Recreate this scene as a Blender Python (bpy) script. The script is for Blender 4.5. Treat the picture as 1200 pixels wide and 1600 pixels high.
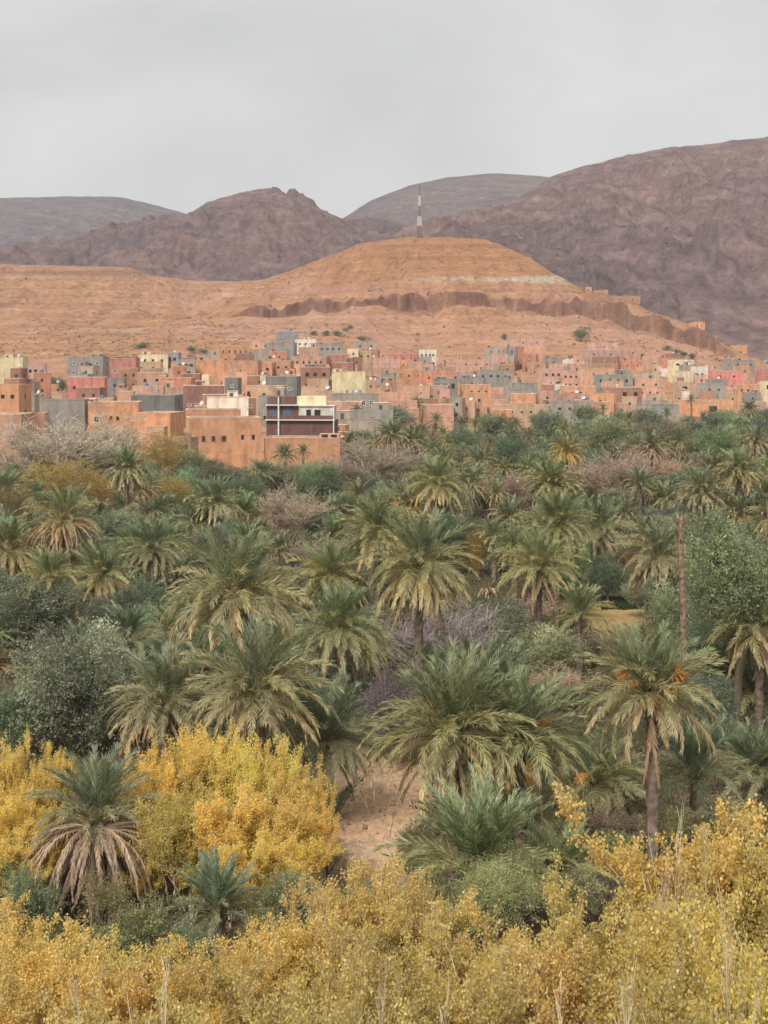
import bpy, math, random
import numpy as np
from mathutils import Vector, Matrix

for _o in list(bpy.data.objects):
    bpy.data.objects.remove(_o)
scene = bpy.context.scene
COL = scene.collection
R = math.radians

# ------------------------------------------------------------------ camera
CAM_Z = 21.0            # metres above the valley floor
F = 2800.0              # focal length in photo pixels (photo 1200 wide)
HY = 561.0              # photo row of the horizon
cam_d = bpy.data.cameras.new("camera")
cam = bpy.data.objects.new("camera", cam_d)
COL.objects.link(cam)
cam.location = (0, 0, CAM_Z)
cam.rotation_euler = (R(90), 0, 0)
cam_d.sensor_fit = 'HORIZONTAL'
cam_d.sensor_width = 36
cam_d.lens = F / 1200 * 36
cam_d.shift_y = -(800 - HY) / 1200
cam_d.clip_start = 0.5
cam_d.clip_end = 30000
scene.camera = cam

# ------------------------------------------------------------------ sky, sun, exposure
SUN_EL, SUN_AZ = 40.0, -163.0       # degrees; azimuth from +Y (view direction) towards +X
world = bpy.data.worlds.new("World")
scene.world = world
world.use_nodes = True
wn, wl = world.node_tree.nodes, world.node_tree.links
wn.clear()
w_out = wn.new('ShaderNodeOutputWorld')
w_bg = wn.new('ShaderNodeBackground')
w_sky = wn.new('ShaderNodeTexSky')
w_sky.sky_type = 'NISHITA'
w_sky.sun_disc = False
w_sky.sun_elevation = R(SUN_EL)
w_sky.sun_rotation = R(SUN_AZ)
w_scale = wn.new('ShaderNodeVectorMath'); w_scale.operation = 'SCALE'
w_scale.inputs["Scale"].default_value = 1.0
w_tc = wn.new('ShaderNodeTexCoord')
w_map = wn.new('ShaderNodeMapping'); w_map.inputs['Scale'].default_value = (3.0, 3.0, 7.0)
w_map.inputs['Location'].default_value = (0.4, 0.0, 1.3)
w_n = wn.new('ShaderNodeTexNoise'); w_n.inputs['Scale'].default_value = 1.4
w_n.inputs['Detail'].default_value = 5; w_n.inputs['Roughness'].default_value = 0.5
w_n.inputs['Distortion'].default_value = 0.4
w_r = wn.new('ShaderNodeValToRGB')
w_r.color_ramp.elements[0].position = 0.30; w_r.color_ramp.elements[0].color = (6.1, 6.08, 6.0, 1)
w_r.color_ramp.elements[1].position = 0.68; w_r.color_ramp.elements[1].color = (8.5, 8.45, 8.3, 1)
w_mix = wn.new('ShaderNodeMix'); w_mix.data_type = 'RGBA'
w_mix.inputs[0].default_value = 0.94            # the cloud layer covers nearly all of the blue
wl.new(w_tc.outputs['Generated'], w_map.inputs[0]); wl.new(w_map.outputs[0], w_n.inputs['Vector'])
wl.new(w_n.outputs['Fac'], w_r.inputs[0])
wl.new(w_sky.outputs[0], w_scale.inputs[0])
wl.new(w_scale.outputs[0], w_mix.inputs[6]); wl.new(w_r.outputs[0], w_mix.inputs[7])
wl.new(w_mix.outputs[2], w_bg.inputs[0])
w_bg.inputs[1].default_value = 0.05
wl.new(w_bg.outputs[0], w_out.inputs[0])

sun_d = bpy.data.lights.new("sun", 'SUN')
sun_d.energy = 1.5
sun_d.angle = R(16)
sun_d.color = (1.0, 0.95, 0.88)
sun = bpy.data.objects.new("sun", sun_d); COL.objects.link(sun)
_e, _a = R(SUN_EL), R(SUN_AZ)
_to = Vector((math.sin(_a) * math.cos(_e), math.cos(_a) * math.cos(_e), math.sin(_e)))
sun.rotation_euler = (-_to).to_track_quat('-Z', 'Y').to_euler()

vs = scene.view_settings
vs.view_transform = 'Standard'; vs.look = 'None'; vs.exposure = 1.0; vs.gamma = 1.0
vs.use_curve_mapping = False
scene.cycles.volume_bounces = 0
scene.cycles.max_bounces = 5
scene.cycles.diffuse_bounces = 3
scene.cycles.transparent_max_bounces = 4

# ------------------------------------------------------------------ helpers
rng = np.random.default_rng(11)
rnd = random.Random(11)

def tag(o, label=None, cat=None, group=None, kind=None):
    if label: o["label"] = label
    if cat: o["category"] = cat
    if group: o["group"] = group
    if kind: o["kind"] = kind
    return o

def empty(name, loc, rz=0.0, sc=None):
    o = bpy.data.objects.new(name, None)
    o.empty_display_size = 0.5
    o.location = loc; o.rotation_euler = (0, 0, rz)
    if sc: o.scale = sc
    COL.objects.link(o)
    return o

def link(name, me, parent=None, loc=(0, 0, 0), rot=(0, 0, 0), sc=(1, 1, 1), color=None):
    o = bpy.data.objects.new(name, me)
    o.location = loc; o.rotation_euler = rot; o.scale = sc
    if color: o.color = color
    if parent is not None: o.parent = parent
    COL.objects.link(o)
    return o

def np_mesh(name, verts, faces, mats, cols=None, smooth=False, fmat=None):
    """verts (n,3), faces list/array of tris or quads (all the same size)."""
    verts = np.asarray(verts, np.float32); faces = np.asarray(faces, np.int32)
    me = bpy.data.meshes.new(name)
    nf, k = faces.shape
    me.vertices.add(len(verts)); me.vertices.foreach_set("co", verts.ravel())
    me.loops.add(nf * k); me.loops.foreach_set("vertex_index", faces.ravel())
    me.polygons.add(nf)
    me.polygons.foreach_set("loop_start", np.arange(0, nf * k, k, dtype=np.int32))
    if smooth: me.polygons.foreach_set("use_smooth", np.ones(nf, bool))
    if fmat is not None: me.polygons.foreach_set("material_index", np.asarray(fmat, np.int32))
    for m in (mats if isinstance(mats, (list, tuple)) else [mats]): me.materials.append(m)
    me.update(calc_edges=True)
    if cols is not None:
        ca = me.attributes.new("Col", 'FLOAT_COLOR', 'POINT')
        c4 = np.ones((len(verts), 4), np.float32); c4[:, :3] = cols
        ca.data.foreach_set("color", c4.ravel())
    return me

class MB:
    """collects polygons for one mesh"""
    def __init__(s): s.v, s.f, s.m = [], [], []
    def quad(s, a, b, c, d, m=0):
        i = len(s.v); s.v += [a, b, c, d]; s.f.append((i, i+1, i+2, i+3)); s.m.append(m)
    def box(s, x0, x1, y0, y1, z0, z1, m=0):
        i = len(s.v)
        s.v += [(x0,y0,z0),(x1,y0,z0),(x1,y1,z0),(x0,y1,z0),(x0,y0,z1),(x1,y0,z1),(x1,y1,z1),(x0,y1,z1)]
        for q in ((0,3,2,1),(4,5,6,7),(0,1,5,4),(1,2,6,5),(2,3,7,6),(3,0,4,7)):
            s.f.append(tuple(i+k for k in q)); s.m.append(m)
    def mesh(s, name, mats):
        me = bpy.data.meshes.new(name); me.from_pydata(s.v, [], s.f)
        for m in (mats if isinstance(mats, (list, tuple)) else [mats]): me.materials.append(m)
        me.polygons.foreach_set("material_index", s.m); me.update()
        return me

def tubes(segs, sides=4):
    """segs: array (n,8) p0 p1 r0 r1 -> verts, quad faces"""
    segs = np.asarray(segs, float)
    p0, p1, r0, r1 = segs[:, :3], segs[:, 3:6], segs[:, 6], segs[:, 7]
    d = p1 - p0; d /= np.linalg.norm(d, axis=1, keepdims=True) + 1e-9
    ref = np.where(np.abs(d[:, 2:3]) > 0.9, np.array([[1., 0, 0]]), np.array([[0, 0, 1.]]))
    u = np.cross(d, ref); u /= np.linalg.norm(u, axis=1, keepdims=True) + 1e-9
    w = np.cross(d, u)
    n = len(segs); V = np.zeros((n, 2 * sides, 3)); 
    for k in range(sides):
        a = 2 * math.pi * k / sides
        o = u * math.cos(a) + w * math.sin(a)
        V[:, k] = p0 + o * r0[:, None]; V[:, sides + k] = p1 + o * r1[:, None]
    base = (np.arange(n) * 2 * sides)[:, None]
    fs = []
    for k in range(sides):
        k2 = (k + 1) % sides
        fs.append(base + np.array([[k, k2, sides + k2, sides + k]]))
    return V.reshape(-1, 3), np.concatenate(fs)

# ---- noise
_perm = np.random.default_rng(5).permutation(256); _perm = np.concatenate([_perm, _perm, _perm])
_gr = np.array([[math.cos(a), math.sin(a)] for a in np.linspace(0, 2 * math.pi, 16, endpoint=False)])
def perlin(x, y):
    xi = np.floor(x).astype(int); yi = np.floor(y).astype(int)
    xf, yf = x - xi, y - yi; xi &= 255; yi &= 255
    u = xf * xf * xf * (xf * (xf * 6 - 15) + 10); v = yf * yf * yf * (yf * (yf * 6 - 15) + 10)
    def g(ix, iy, dx, dy):
        h = _gr[_perm[_perm[ix] + iy] & 15]
        return h[..., 0] * dx + h[..., 1] * dy
    a = g(xi, yi, xf, yf); b = g(xi + 1, yi, xf - 1, yf)
    c = g(xi, yi + 1, xf, yf - 1); d = g(xi + 1, yi + 1, xf - 1, yf - 1)
    return (a + u * (b - a)) * (1 - v) + (c + u * (d - c)) * v
def fbm(x, y, o=5, lac=2.03, gain=0.5):
    t = 0; a = 1.0
    for i in range(o):
        t = t + a * perlin(x + 17.3 * i, y - 9.1 * i); x = x * lac; y = y * lac; a *= gain
    return t
def ridged(x, y, o=5, gain=0.5):
    t = 0; a = 1.0
    for i in range(o):
        t = t + a * (1 - 2 * np.abs(perlin(x + 31.7 * i, y + 5.3 * i))); x = x * 2.07; y = y * 2.07; a *= gain
    return t
def smooth(t): t = np.clip(t, 0, 1); return t * t * (3 - 2 * t)

# ---- materials
def mat(name):
    m = bpy.data.materials.new(name); m.use_nodes = True
    nt = m.node_tree; nt.nodes.clear()
    return m, nt.nodes, nt.links

def mul(n, l, a, b, f=1.0):
    x = n.new('ShaderNodeMix'); x.data_type = 'RGBA'; x.blend_type = 'MULTIPLY'; x.inputs[0].default_value = f
    l.new(a, x.inputs[6]); l.new(b, x.inputs[7]); return x.outputs[2]

def ramp(n, l, fac, stops):
    r = n.new('ShaderNodeValToRGB'); e = r.color_ramp.elements
    while len(e) < len(stops): e.new(0.5)
    for i, (p, c) in enumerate(stops): e[i].position = p; e[i].color = (c[0], c[1], c[2], 1)
    l.new(fac, r.inputs[0]); return r.outputs[0]

def terrain_mat(name, scale, bump, dist, grain=(0.72, 1.25), fine=0.70):
    """vertex colour of the rock and soil, broken up by fine noise with relief"""
    m, n, l = mat(name)
    at = n.new('ShaderNodeAttribute'); at.attribute_name = "Col"
    tc = n.new('ShaderNodeTexCoord')
    n1 = n.new('ShaderNodeTexNoise'); n1.inputs['Scale'].default_value = scale
    n1.inputs['Detail'].default_value = 8; n1.inputs['Roughness'].default_value = 0.68
    l.new(tc.outputs['Object'], n1.inputs['Vector'])
    g0, g1 = grain
    c1 = ramp(n, l, n1.outputs['Fac'], [(0.36, (g0, g0, g0)), (0.5, (1, 1, 1)), (0.64, (g1, g1, g1))])
    n2 = n.new('ShaderNodeTexNoise'); n2.inputs['Scale'].default_value = scale * 4.5
    n2.inputs['Detail'].default_value = 4; n2.inputs['Roughness'].default_value = 0.7
    l.new(tc.outputs['Object'], n2.inputs['Vector'])
    c2 = ramp(n, l, n2.outputs['Fac'], [(0.36, (fine, fine * .98, fine * .97)), (0.46, (1, 1, 1)), (0.66, (1.3 - .25 * fine,) * 3)])
    c = mul(n, l, mul(n, l, at.outputs['Color'], c1), c2)
    b = n.new('ShaderNodeBump'); b.inputs['Strength'].default_value = bump; b.inputs['Distance'].default_value = dist
    l.new(n1.outputs['Fac'], b.inputs['Height'])
    d = n.new('ShaderNodeBsdfDiffuse'); d.inputs['Roughness'].default_value = 0.9
    l.new(c, d.inputs['Color']); l.new(b.outputs[0], d.inputs['Normal'])
    o = n.new('ShaderNodeOutputMaterial'); l.new(d.outputs[0], o.inputs[0])
    return m

M_GROUND = terrain_mat("soil", 2.2, 0.8, 0.25)
M_HILL = terrain_mat("hill_rock", 0.24, 0.6, 2.0, (0.80, 1.18), 0.74)
M_MOUNT = terrain_mat("mountain_rock", 0.075, 1.0, 11.0, (0.70, 1.26), 0.76)

def foliage_mat(name, trans=0.25, gloss=0.0):
    m, n, l = mat(name)
    at = n.new('ShaderNodeAttribute'); at.attribute_name = "Col"
    oi = n.new('ShaderNodeObjectInfo')
    rr = ramp(n, l, oi.outputs['Random'], [(0, (0.78, 0.80, 0.80)), (0.5, (1, 1, 1)), (1, (1.20, 1.19, 1.10))])
    c = mul(n, l, mul(n, l, at.outputs['Color'], oi.outputs['Color']), rr)
    d = n.new('ShaderNodeBsdfDiffuse'); l.new(c, d.inputs['Color'])
    t = n.new('ShaderNodeBsdfTranslucent'); l.new(c, t.inputs['Color'])
    x = n.new('ShaderNodeMixShader'); x.inputs[0].default_value = trans
    l.new(d.outputs[0], x.inputs[1]); l.new(t.outputs[0], x.inputs[2])
    out = x.outputs[0]
    if gloss:
        gl = n.new('ShaderNodeBsdfGlossy'); gl.inputs['Roughness'].default_value = 0.45
        y = n.new('ShaderNodeMixShader'); y.inputs[0].default_value = gloss
        l.new(out, y.inputs[1]); l.new(gl.outputs[0], y.inputs[2]); out = y.outputs[0]
    o = n.new('ShaderNodeOutputMaterial'); l.new(out, o.inputs[0])
    return m
M_LEAF = foliage_mat("leaf", 0.48, 0.03)
M_FROND = foliage_mat("palm_frond", 0.14, 0.06)
M_BARK = foliage_mat("bark", 0.0)

def wall_mat(name, col, stain=0.35, sc=0.6):
    m, n, l = mat(name)
    oi = n.new('ShaderNodeObjectInfo'); tc = n.new('ShaderNodeTexCoord')
    ad = n.new('ShaderNodeVectorMath'); ad.operation = 'ADD'
    l.new(tc.outputs['Object'], ad.inputs[0]); l.new(oi.outputs['Location'], ad.inputs[1])
    n1 = n.new('ShaderNodeTexNoise'); n1.inputs['Scale'].default_value = sc; n1.inputs['Detail'].default_value = 6
    n1.inputs['Roughness'].default_value = 0.65
    mp = n.new('ShaderNodeMapping'); mp.inputs['Scale'].default_value = (1, 1, 0.45)
    l.new(ad.outputs[0], mp.inputs[0]); l.new(mp.outputs[0], n1.inputs['Vector'])
    lo, hi = 1 - stain, 1 + stain * 0.5
    c1 = ramp(n, l, n1.outputs['Fac'], [(0.28, (lo, lo * 0.99, lo * 0.98)), (0.5, (1, 1, 1)), (0.75, (hi, hi, hi))])
    c2 = ramp(n, l, oi.outputs['Random'], [(0, (0.86, 0.86, 0.88)), (1, (1.12, 1.1, 1.06))])
    rgb = n.new('ShaderNodeRGB'); rgb.outputs[0].default_value = (*col, 1)
    mp2 = n.new('ShaderNodeMapping'); mp2.inputs['Scale'].default_value = (0.9, 0.9, 0.2)
    n3 = n.new('ShaderNodeTexNoise'); n3.inputs['Scale'].default_value = 1.0; n3.inputs['Detail'].default_value = 5
    l.new(ad.outputs[0], mp2.inputs[0]); l.new(mp2.outputs[0], n3.inputs['Vector'])
    c3 = ramp(n, l, n3.outputs['Fac'], [(0.34, (.78, .76, .75)), (0.50, (1, 1, 1)), (0.70, (1.08, 1.08, 1.08))])
    c = mul(n, l, mul(n, l, mul(n, l, rgb.outputs[0], c1), c2), c3, 0.7)
    n4 = n.new('ShaderNodeTexNoise'); n4.inputs['Scale'].default_value = 0.33; n4.inputs['Detail'].default_value = 7; n4.inputs['Roughness'].default_value = 0.7
    l.new(ad.outputs[0], n4.inputs['Vector'])
    f4 = ramp(n, l, n4.outputs['Fac'], [(0.56, (0, 0, 0)), (0.62, (.75, .75, .75))])
    pt = n.new('ShaderNodeMix'); pt.data_type = 'RGBA'; l.new(f4, pt.inputs[0]); l.new(c, pt.inputs[6])
    pt.inputs[7].default_value = (col[0] * .62 + .06, col[1] * .66 + .05, col[2] * .72 + .045, 1)
    c = pt.outputs[2]
    n2 = n.new('ShaderNodeTexNoise'); n2.inputs['Scale'].default_value = 5.0; n2.inputs['Detail'].default_value = 5
    l.new(ad.outputs[0], n2.inputs['Vector'])
    b = n.new('ShaderNodeBump'); b.inputs['Strength'].default_value = 0.5; b.inputs['Distance'].default_value = 0.06
    l.new(n2.outputs['Fac'], b.inputs['Height'])
    d = n.new('ShaderNodeBsdfDiffuse'); d.inputs['Roughness'].default_value = 0.8
    l.new(c, d.inputs['Color']); l.new(b.outputs[0], d.inputs['Normal'])
    o = n.new('ShaderNodeOutputMaterial'); l.new(d.outputs[0], o.inputs[0])
    return m

def plain_mat(name, col, rough=0.7, metal=0.0):
    m, n, l = mat(name)
    tc = n.new('ShaderNodeTexCoord')
    n1 = n.new('ShaderNodeTexNoise'); n1.inputs['Scale'].default_value = 3.0; n1.inputs['Detail'].default_value = 4
    l.new(tc.outputs['Object'], n1.inputs['Vector'])
    c1 = ramp(n, l, n1.outputs['Fac'], [(0.3, (0.8, 0.8, 0.8)), (0.7, (1.1, 1.1, 1.1))])
    rgb = n.new('ShaderNodeRGB'); rgb.outputs[0].default_value = (*col, 1)
    p = n.new('ShaderNodeBsdfPrincipled'); p.inputs['Roughness'].default_value = rough
    p.inputs['Metallic'].default_value = metal
    l.new(mul(n, l, rgb.outputs[0], c1), p.inputs['Base Color'])
    o = n.new('ShaderNodeOutputMaterial'); l.new(p.outputs[0], o.inputs[0])
    return m

# ------------------------------------------------------------------ terrain
def pxy(px, d): return (px - 600) * d / F
def pz(py, d): return CAM_Z - (py - HY) * d / F

KX = [-500, 0, 100, 200, 300, 400, 520, 600, 700, 800, 900, 1000, 1100, 1150, 1200, 1700]
DB = [300, 300, 305, 310, 322, 330, 345, 430, 500, 520, 540, 560, 580, 590, 600, 640]
DT = [800, 800, 800, 820, 850, 880, 900, 950, 960, 960, 940, 930, 940, 950, 960, 980]
YT = [588, 585, 578, 570, 560, 545, 547, 565, 572, 568, 562, 560, 566, 572, 580, 590]
CX = [-500, 200, 330, 400, 480, 560, 640, 700, 760, 850, 900, 950, 1000, 1060, 1100, 1140, 1200, 1700]
CB = [500, 505, 505, 499, 492, 487, 486, 484, 482, 492, 500, 508, 520, 536, 547, 558, 570, 585]
CT = [499, 504, 503, 484, 473, 470, 465, 463, 460, 468, 472, 475, 484, 501, 520, 547, 568, 583]
DC = [1150, 1180, 1180, 1160, 1140, 1130, 1130, 1120, 1120, 1110, 1100, 1085, 1070, 1055, 1045, 1035, 1020, 1020]
SX = [-500, 0, 100, 200, 240, 290, 400, 440, 500, 540, 560, 610, 640, 700, 760, 800, 830, 860, 900, 920, 980, 1010, 1060, 1100, 1140, 1170, 1200, 1700]
SY = [420, 413, 415, 418, 430, 438, 440, 428, 405, 390, 381, 374, 370, 371, 374, 390, 404, 425, 446, 455, 465, 484, 500, 517, 544, 557, 566, 582]
SD = [1500, 1500, 1500, 1500, 1520, 1560, 1600, 1560, 1480, 1400, 1380, 1360, 1350, 1350, 1340, 1320, 1300, 1280, 1250, 1230, 1170, 1140, 1110, 1090, 1070, 1060, 1060, 1060]

def ground_z(X, Y):
    """height of the land; X, Y arrays (Y >= 10)"""
    X = np.asarray(X, float); Y = np.asarray(Y, float)
    px = 600 + F * X / Y
    db, dt = np.interp(px, KX, DB), np.interp(px, KX, DT)
    zt = CAM_Z - (np.interp(px, KX, YT) - HY) * dt / F
    fl = fbm(X * 0.035, Y * 0.01, 3)
    dc = np.interp(px, CX, DC) + 9 * fl + 4.0 * fbm(X * 0.11, Y * 0.004 + 3, 5, gain=.65)
    zcb = CAM_Z - (np.interp(px, CX, CB) - HY) * dc / F + 2.6 * fbm(X * 0.045 + 8, Y * 0.01, 4)
    zct = CAM_Z - (np.interp(px, CX, CT) - HY) * dc / F
    ds = np.interp(px, SX, SD); zs = CAM_Z - (np.interp(px, SX, SY) - HY) * ds / F
    dc = np.minimum(dc, ds - 15); zct = np.minimum(zct, zs - 0.3); zcb = np.minimum(zcb, zct)
    zct = zcb + (zct - zcb) * np.clip(0.92 + 0.9 * fbm(X * 0.06 + 2, Y * 0.004, 4), 0.5, 1.06)
    z0 = 0.0 * X
    zb = 0.4
    z = np.where(Y < db, z0 + zb * smooth((Y - db + 60) / 60), 0)
    t1 = np.clip((Y - db) / (dt - db), 0, 1)
    z = np.where((Y >= db) & (Y < dt), zb + (zt - zb) * (0.75 * t1 + 0.25 * t1 * t1), z)
    t2 = np.clip((Y - dt) / (dc - dt), 0, 1)
    z = np.where((Y >= dt) & (Y < dc), zt + (zcb - zt) * (0.8 * t2 + 0.2 * t2 ** 2), z)
    cw = 1.6 + 0.10 * (zct - zcb)
    t3 = np.clip((Y - dc) / cw, 0, 1)
    z = np.where((Y >= dc) & (Y < dc + cw), zcb + (zct - zcb) * t3, z)
    t4 = np.clip((Y - dc - cw) / np.maximum(ds - dc - cw, 1), 0, 1)
    z = np.where((Y >= dc + cw) & (Y < ds), zct + (zs - zct) * (1.25 * t4 - 0.25 * t4 ** 2), z)
    t5 = np.clip((Y - ds) / 420, 0, 1)
    z = np.where(Y >= ds, zs + (6 - zs) * smooth(t5), z)
    # relief: gentle on the floor, rills and benches on the hill
    a = smooth((Y - dt + 80) / 250)
    nz = fbm(X * 0.012, Y * 0.012, 6)
    z = z + a * 3.6 * (ridged(X * 0.022, Y * 0.007, 4) - .8) * np.clip((ds - Y) / 120, 0.05, 1)
    z = z + a * 3.2 * nz * np.clip((ds - Y) / 220, 0.12, 1)
    p = 8.5
    ter = np.sin(2 * np.pi * (z + 2.2 * fbm(X * 0.006, Y * 0.006 + 7, 3)) / p)
    z = z + a * (0.45 + 0.95 * smooth((z - 38) / 25)) * ter * (Y > dt) * np.clip((ds - Y) / 60, 0.1, 1)
    v = smooth((Y - db) / 60) * (1 - a)
    z = z + v * 1.0 * fbm(X * 0.02, Y * 0.02, 4)
    near = (Y < db)
    z = z + near * 0.18 * fbm(X * 0.3, Y * 0.3, 4)
    # ploughed plot beside the yellow poplars
    pl = np.exp(-((px - 575) / 95) ** 4) * np.exp(-((Y - 86) / 15) ** 4)
    z = z + pl * (0.11 * np.sin(2 * np.pi * (Y + 0.15 * X + 0.8 * fbm(X * 0.4, Y * 0.4, 2)) / 1.3)
                  + 0.26 * fbm(X * 1.1, Y * 1.1, 4))
    return z

def gz(x, y): return float(ground_z(np.array([x]), np.array([y]))[0])

def d_on_ground(px, py, d0=300, d1=1600):
    """distance at which the land is seen at photo pixel (px, py)"""
    ds = np.linspace(d0, d1, 1400)
    yy = HY + F * (CAM_Z - ground_z((px - 600) * ds / F, ds)) / ds
    k = np.argmax(yy <= py)
    return float(ds[k]) if yy[k] <= py else float(d1)

def sheet(name, pxs, ys, zfun, cfun, m):
    PX, Y = np.meshgrid(pxs, ys); X = (PX - 600) * Y / F
    Z = zfun(X, Y)
    V = np.stack([X, Y, Z], -1).reshape(-1, 3)
    h, w = PX.shape
    i = (np.arange(h - 1)[:, None] * w + np.arange(w - 1)[None]).ravel()
    fc = np.stack([i, i + 1, i + w + 1, i + w], 1)
    # slope for the colour of bare rock
    gyz = np.abs(np.gradient(Z, axis=0) / np.maximum(np.gradient(Y, axis=0), 1e-6))
    C = cfun(PX, X, Y, Z, gyz).reshape(-1, 3)
    o = link(name, np_mesh(name, V, fc, m, C, smooth=True))
    return tag(o, kind="structure")

def mixc(c, t, k): return c * (1 - t[..., None]) + np.array(k) * t[..., None]

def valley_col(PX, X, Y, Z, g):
    c = np.zeros(X.shape + (3,)) + np.array([0.115, 0.09, 0.055])  # grove floor kept dark: shade between the palms put into the soil colour
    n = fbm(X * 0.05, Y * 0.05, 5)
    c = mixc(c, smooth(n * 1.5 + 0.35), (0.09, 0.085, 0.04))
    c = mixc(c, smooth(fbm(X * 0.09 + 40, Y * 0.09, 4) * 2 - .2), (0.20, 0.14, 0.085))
    pl = np.exp(-((PX - 575) / 100) ** 4) * np.exp(-((Y - 85) / 15) ** 4)
    c = mixc(c, pl, (0.56, 0.375, 0.235))
    c = mixc(c, pl * smooth(fbm(X * 0.5, Y * 0.5, 3) * 2.5) * .7, (0.40, 0.26, 0.17))
    pa = np.exp(-((PX - 575) / 80) ** 4) * np.exp(-((Y - 76) / 1.5) ** 2)
    c = mixc(c, pa * 0.8, (0.64, 0.47, 0.33))
    fd = np.exp(-((PX - 965) / 60) ** 4) * np.exp(-((Y - 146) / 7) ** 4)
    c = mixc(c, fd, (0.42, 0.30, 0.13))
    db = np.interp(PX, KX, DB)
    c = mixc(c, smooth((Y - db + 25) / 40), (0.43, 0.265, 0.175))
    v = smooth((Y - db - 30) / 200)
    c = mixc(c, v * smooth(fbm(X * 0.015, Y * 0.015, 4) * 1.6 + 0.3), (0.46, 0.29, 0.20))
    return c

def hill_col(PX, X, Y, Z, g):
    tan = np.array([0.47, 0.265, 0.155]); pink = np.array([0.475, 0.285, 0.205])
    n = fbm(X * 0.008, Y * 0.008, 5)
    c = np.zeros(X.shape + (3,)) + tan
    c = mixc(c, smooth(n * 1.4 + 0.45), pink)
    left = smooth((330 - PX) / 160)
    c = mixc(c, left * 0.6, (0.44, 0.265, 0.16))
    c = mixc(c, smooth(fbm(X * 0.03 + 9, Y * 0.03, 4) * 1.8 - 0.1) * 0.55, (0.56, 0.37, 0.24))
    dc = np.interp(PX, CX, DC); ds = np.interp(PX, SX, SD)
    up = smooth((Y - dc - 15) / 60)
    c = mixc(c, up * smooth((PX - 430) / 120) * 0.75, (0.42, 0.22, 0.11))
    # strata by height
    zz = Z + 2.5 * fbm(X * 0.01, Y * 0.01, 3)
    py = HY + F * (CAM_Z - Z) / Y
    s = np.sin(zz * 1.9) * 0.5 + np.sin(zz * 0.83 + 1) * 0.5
    s2 = np.sin(zz * 3.7 + 2) * np.sin(zz * 0.9)
    c = c * (1 + 0.12 * s + 0.10 * s2 * smooth((Z - 45) / 25))[..., None]
    # purple-brown cap-rock cliff
    dcw = np.interp(PX, CX, DC) + 9 * fbm(X * 0.035, Y * 0.01, 3) + 4.0 * fbm(X * 0.11, Y * 0.004 + 3, 5, gain=.65)
    th = (np.interp(PX, CX, CB) - np.interp(PX, CX, CT)) * dcw / F
    rock = smooth((Y - dcw + 4 + 3 * fbm(X * .2, Y * .2, 3)) / 3) * smooth((dcw + 3.5 + 0.12 * th + 2 - Y) / 2.5) * smooth((th - 1.5) / 4) * (0.7 + 0.3 * smooth(1 + 4 * fbm(X * 0.09 + 2, Y * 0.05, 4)))
    fl = 0.5 + fbm(X * 0.16, Z * 0.03, 4)
    rc = np.array([0.225, 0.122, 0.094]) * (0.5 + 1.0 * np.clip(fl, 0, 1))[..., None]
    c = c * (1 - rock[..., None]) + rc * rock[..., None]
    rr = smooth((PX - 830) / 120) * smooth((Z - 21 - 6 + 0.085 * (1000 - PX) * -0.12) / 9) * (Y > dc - 30)
    c = mixc(c, np.clip(rr, 0, 1) * 0.6 * smooth(fbm(X * 0.03, Y * 0.03, 4) * 2 + 0.6), (0.25, 0.155, 0.115))
    # pale limestone bed high on the hill, pink bed under it
    def bed(yc, hw, x0, x1):
        return np.exp(-((py + 3 * fbm(X * 0.02, Y * 0.02, 3) - yc) / hw) ** 4) * smooth((PX - x0) / 50) * smooth((x1 - PX) / 30) * up
    c = mixc(c, bed(438, 6.5, 630, 905) * 0.9, (0.54, 0.49, 0.385))
    c = mixc(c, bed(454, 7, 470, 900) * 0.8, (0.46, 0.26, 0.20))
    c = mixc(c, bed(385, 3.5, 560, 800) * 0.6, (0.29, 0.15, 0.09))
    c = mixc(c, bed(403, 3, 540, 830) * 0.6, (0.30, 0.155, 0.09))
    rim = np.exp(-((py + 4 * fbm(X * 0.015, Y * 0.02, 3) - 426) / 4) ** 2) * smooth((270 - PX) / 60)
    c = mixc(c, rim * 0.7, (0.25, 0.14, 0.09))
    sc = smooth((fbm(X * 0.06 + 3, Y * 0.06, 5) - 0.22) * 5)
    c = mixc(c, sc * 0.6, (0.28, 0.17, 0.115))
    stk = fbm(X * 0.07, Y * 0.006 + 5, 4)
    c = c * np.array([0.87, 0.825, 0.795]) * (1 + 0.16 * np.clip(stk, -1, 1) * smooth((ds - Y) / 80))[..., None]
    c = mixc(c, smooth((1200 - Y) / 200) * smooth((PX - 420) / 100) * 0.3, (0.45, 0.255, 0.165))
    return c

gy = np.concatenate([np.linspace(12, 66, 50), np.linspace(66.4, 108, 110), np.geomspace(109, 690, 220)])
GX = np.unique(np.concatenate([np.arange(-480, 1681, 12.0), np.arange(-60, 1261, 5.5)]))
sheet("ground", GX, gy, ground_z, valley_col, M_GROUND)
hy = np.concatenate([np.linspace(690, 1034, 110), np.linspace(1036, 1200, 165), np.linspace(1204, 1640, 130), np.linspace(1660, 2400, 20)])
hill = sheet("hill", np.unique(np.concatenate([np.arange(-480, 1681, 12.0), np.arange(-60, 1261, 3.6)])), hy, ground_z, hill_col, M_HILL)

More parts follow.
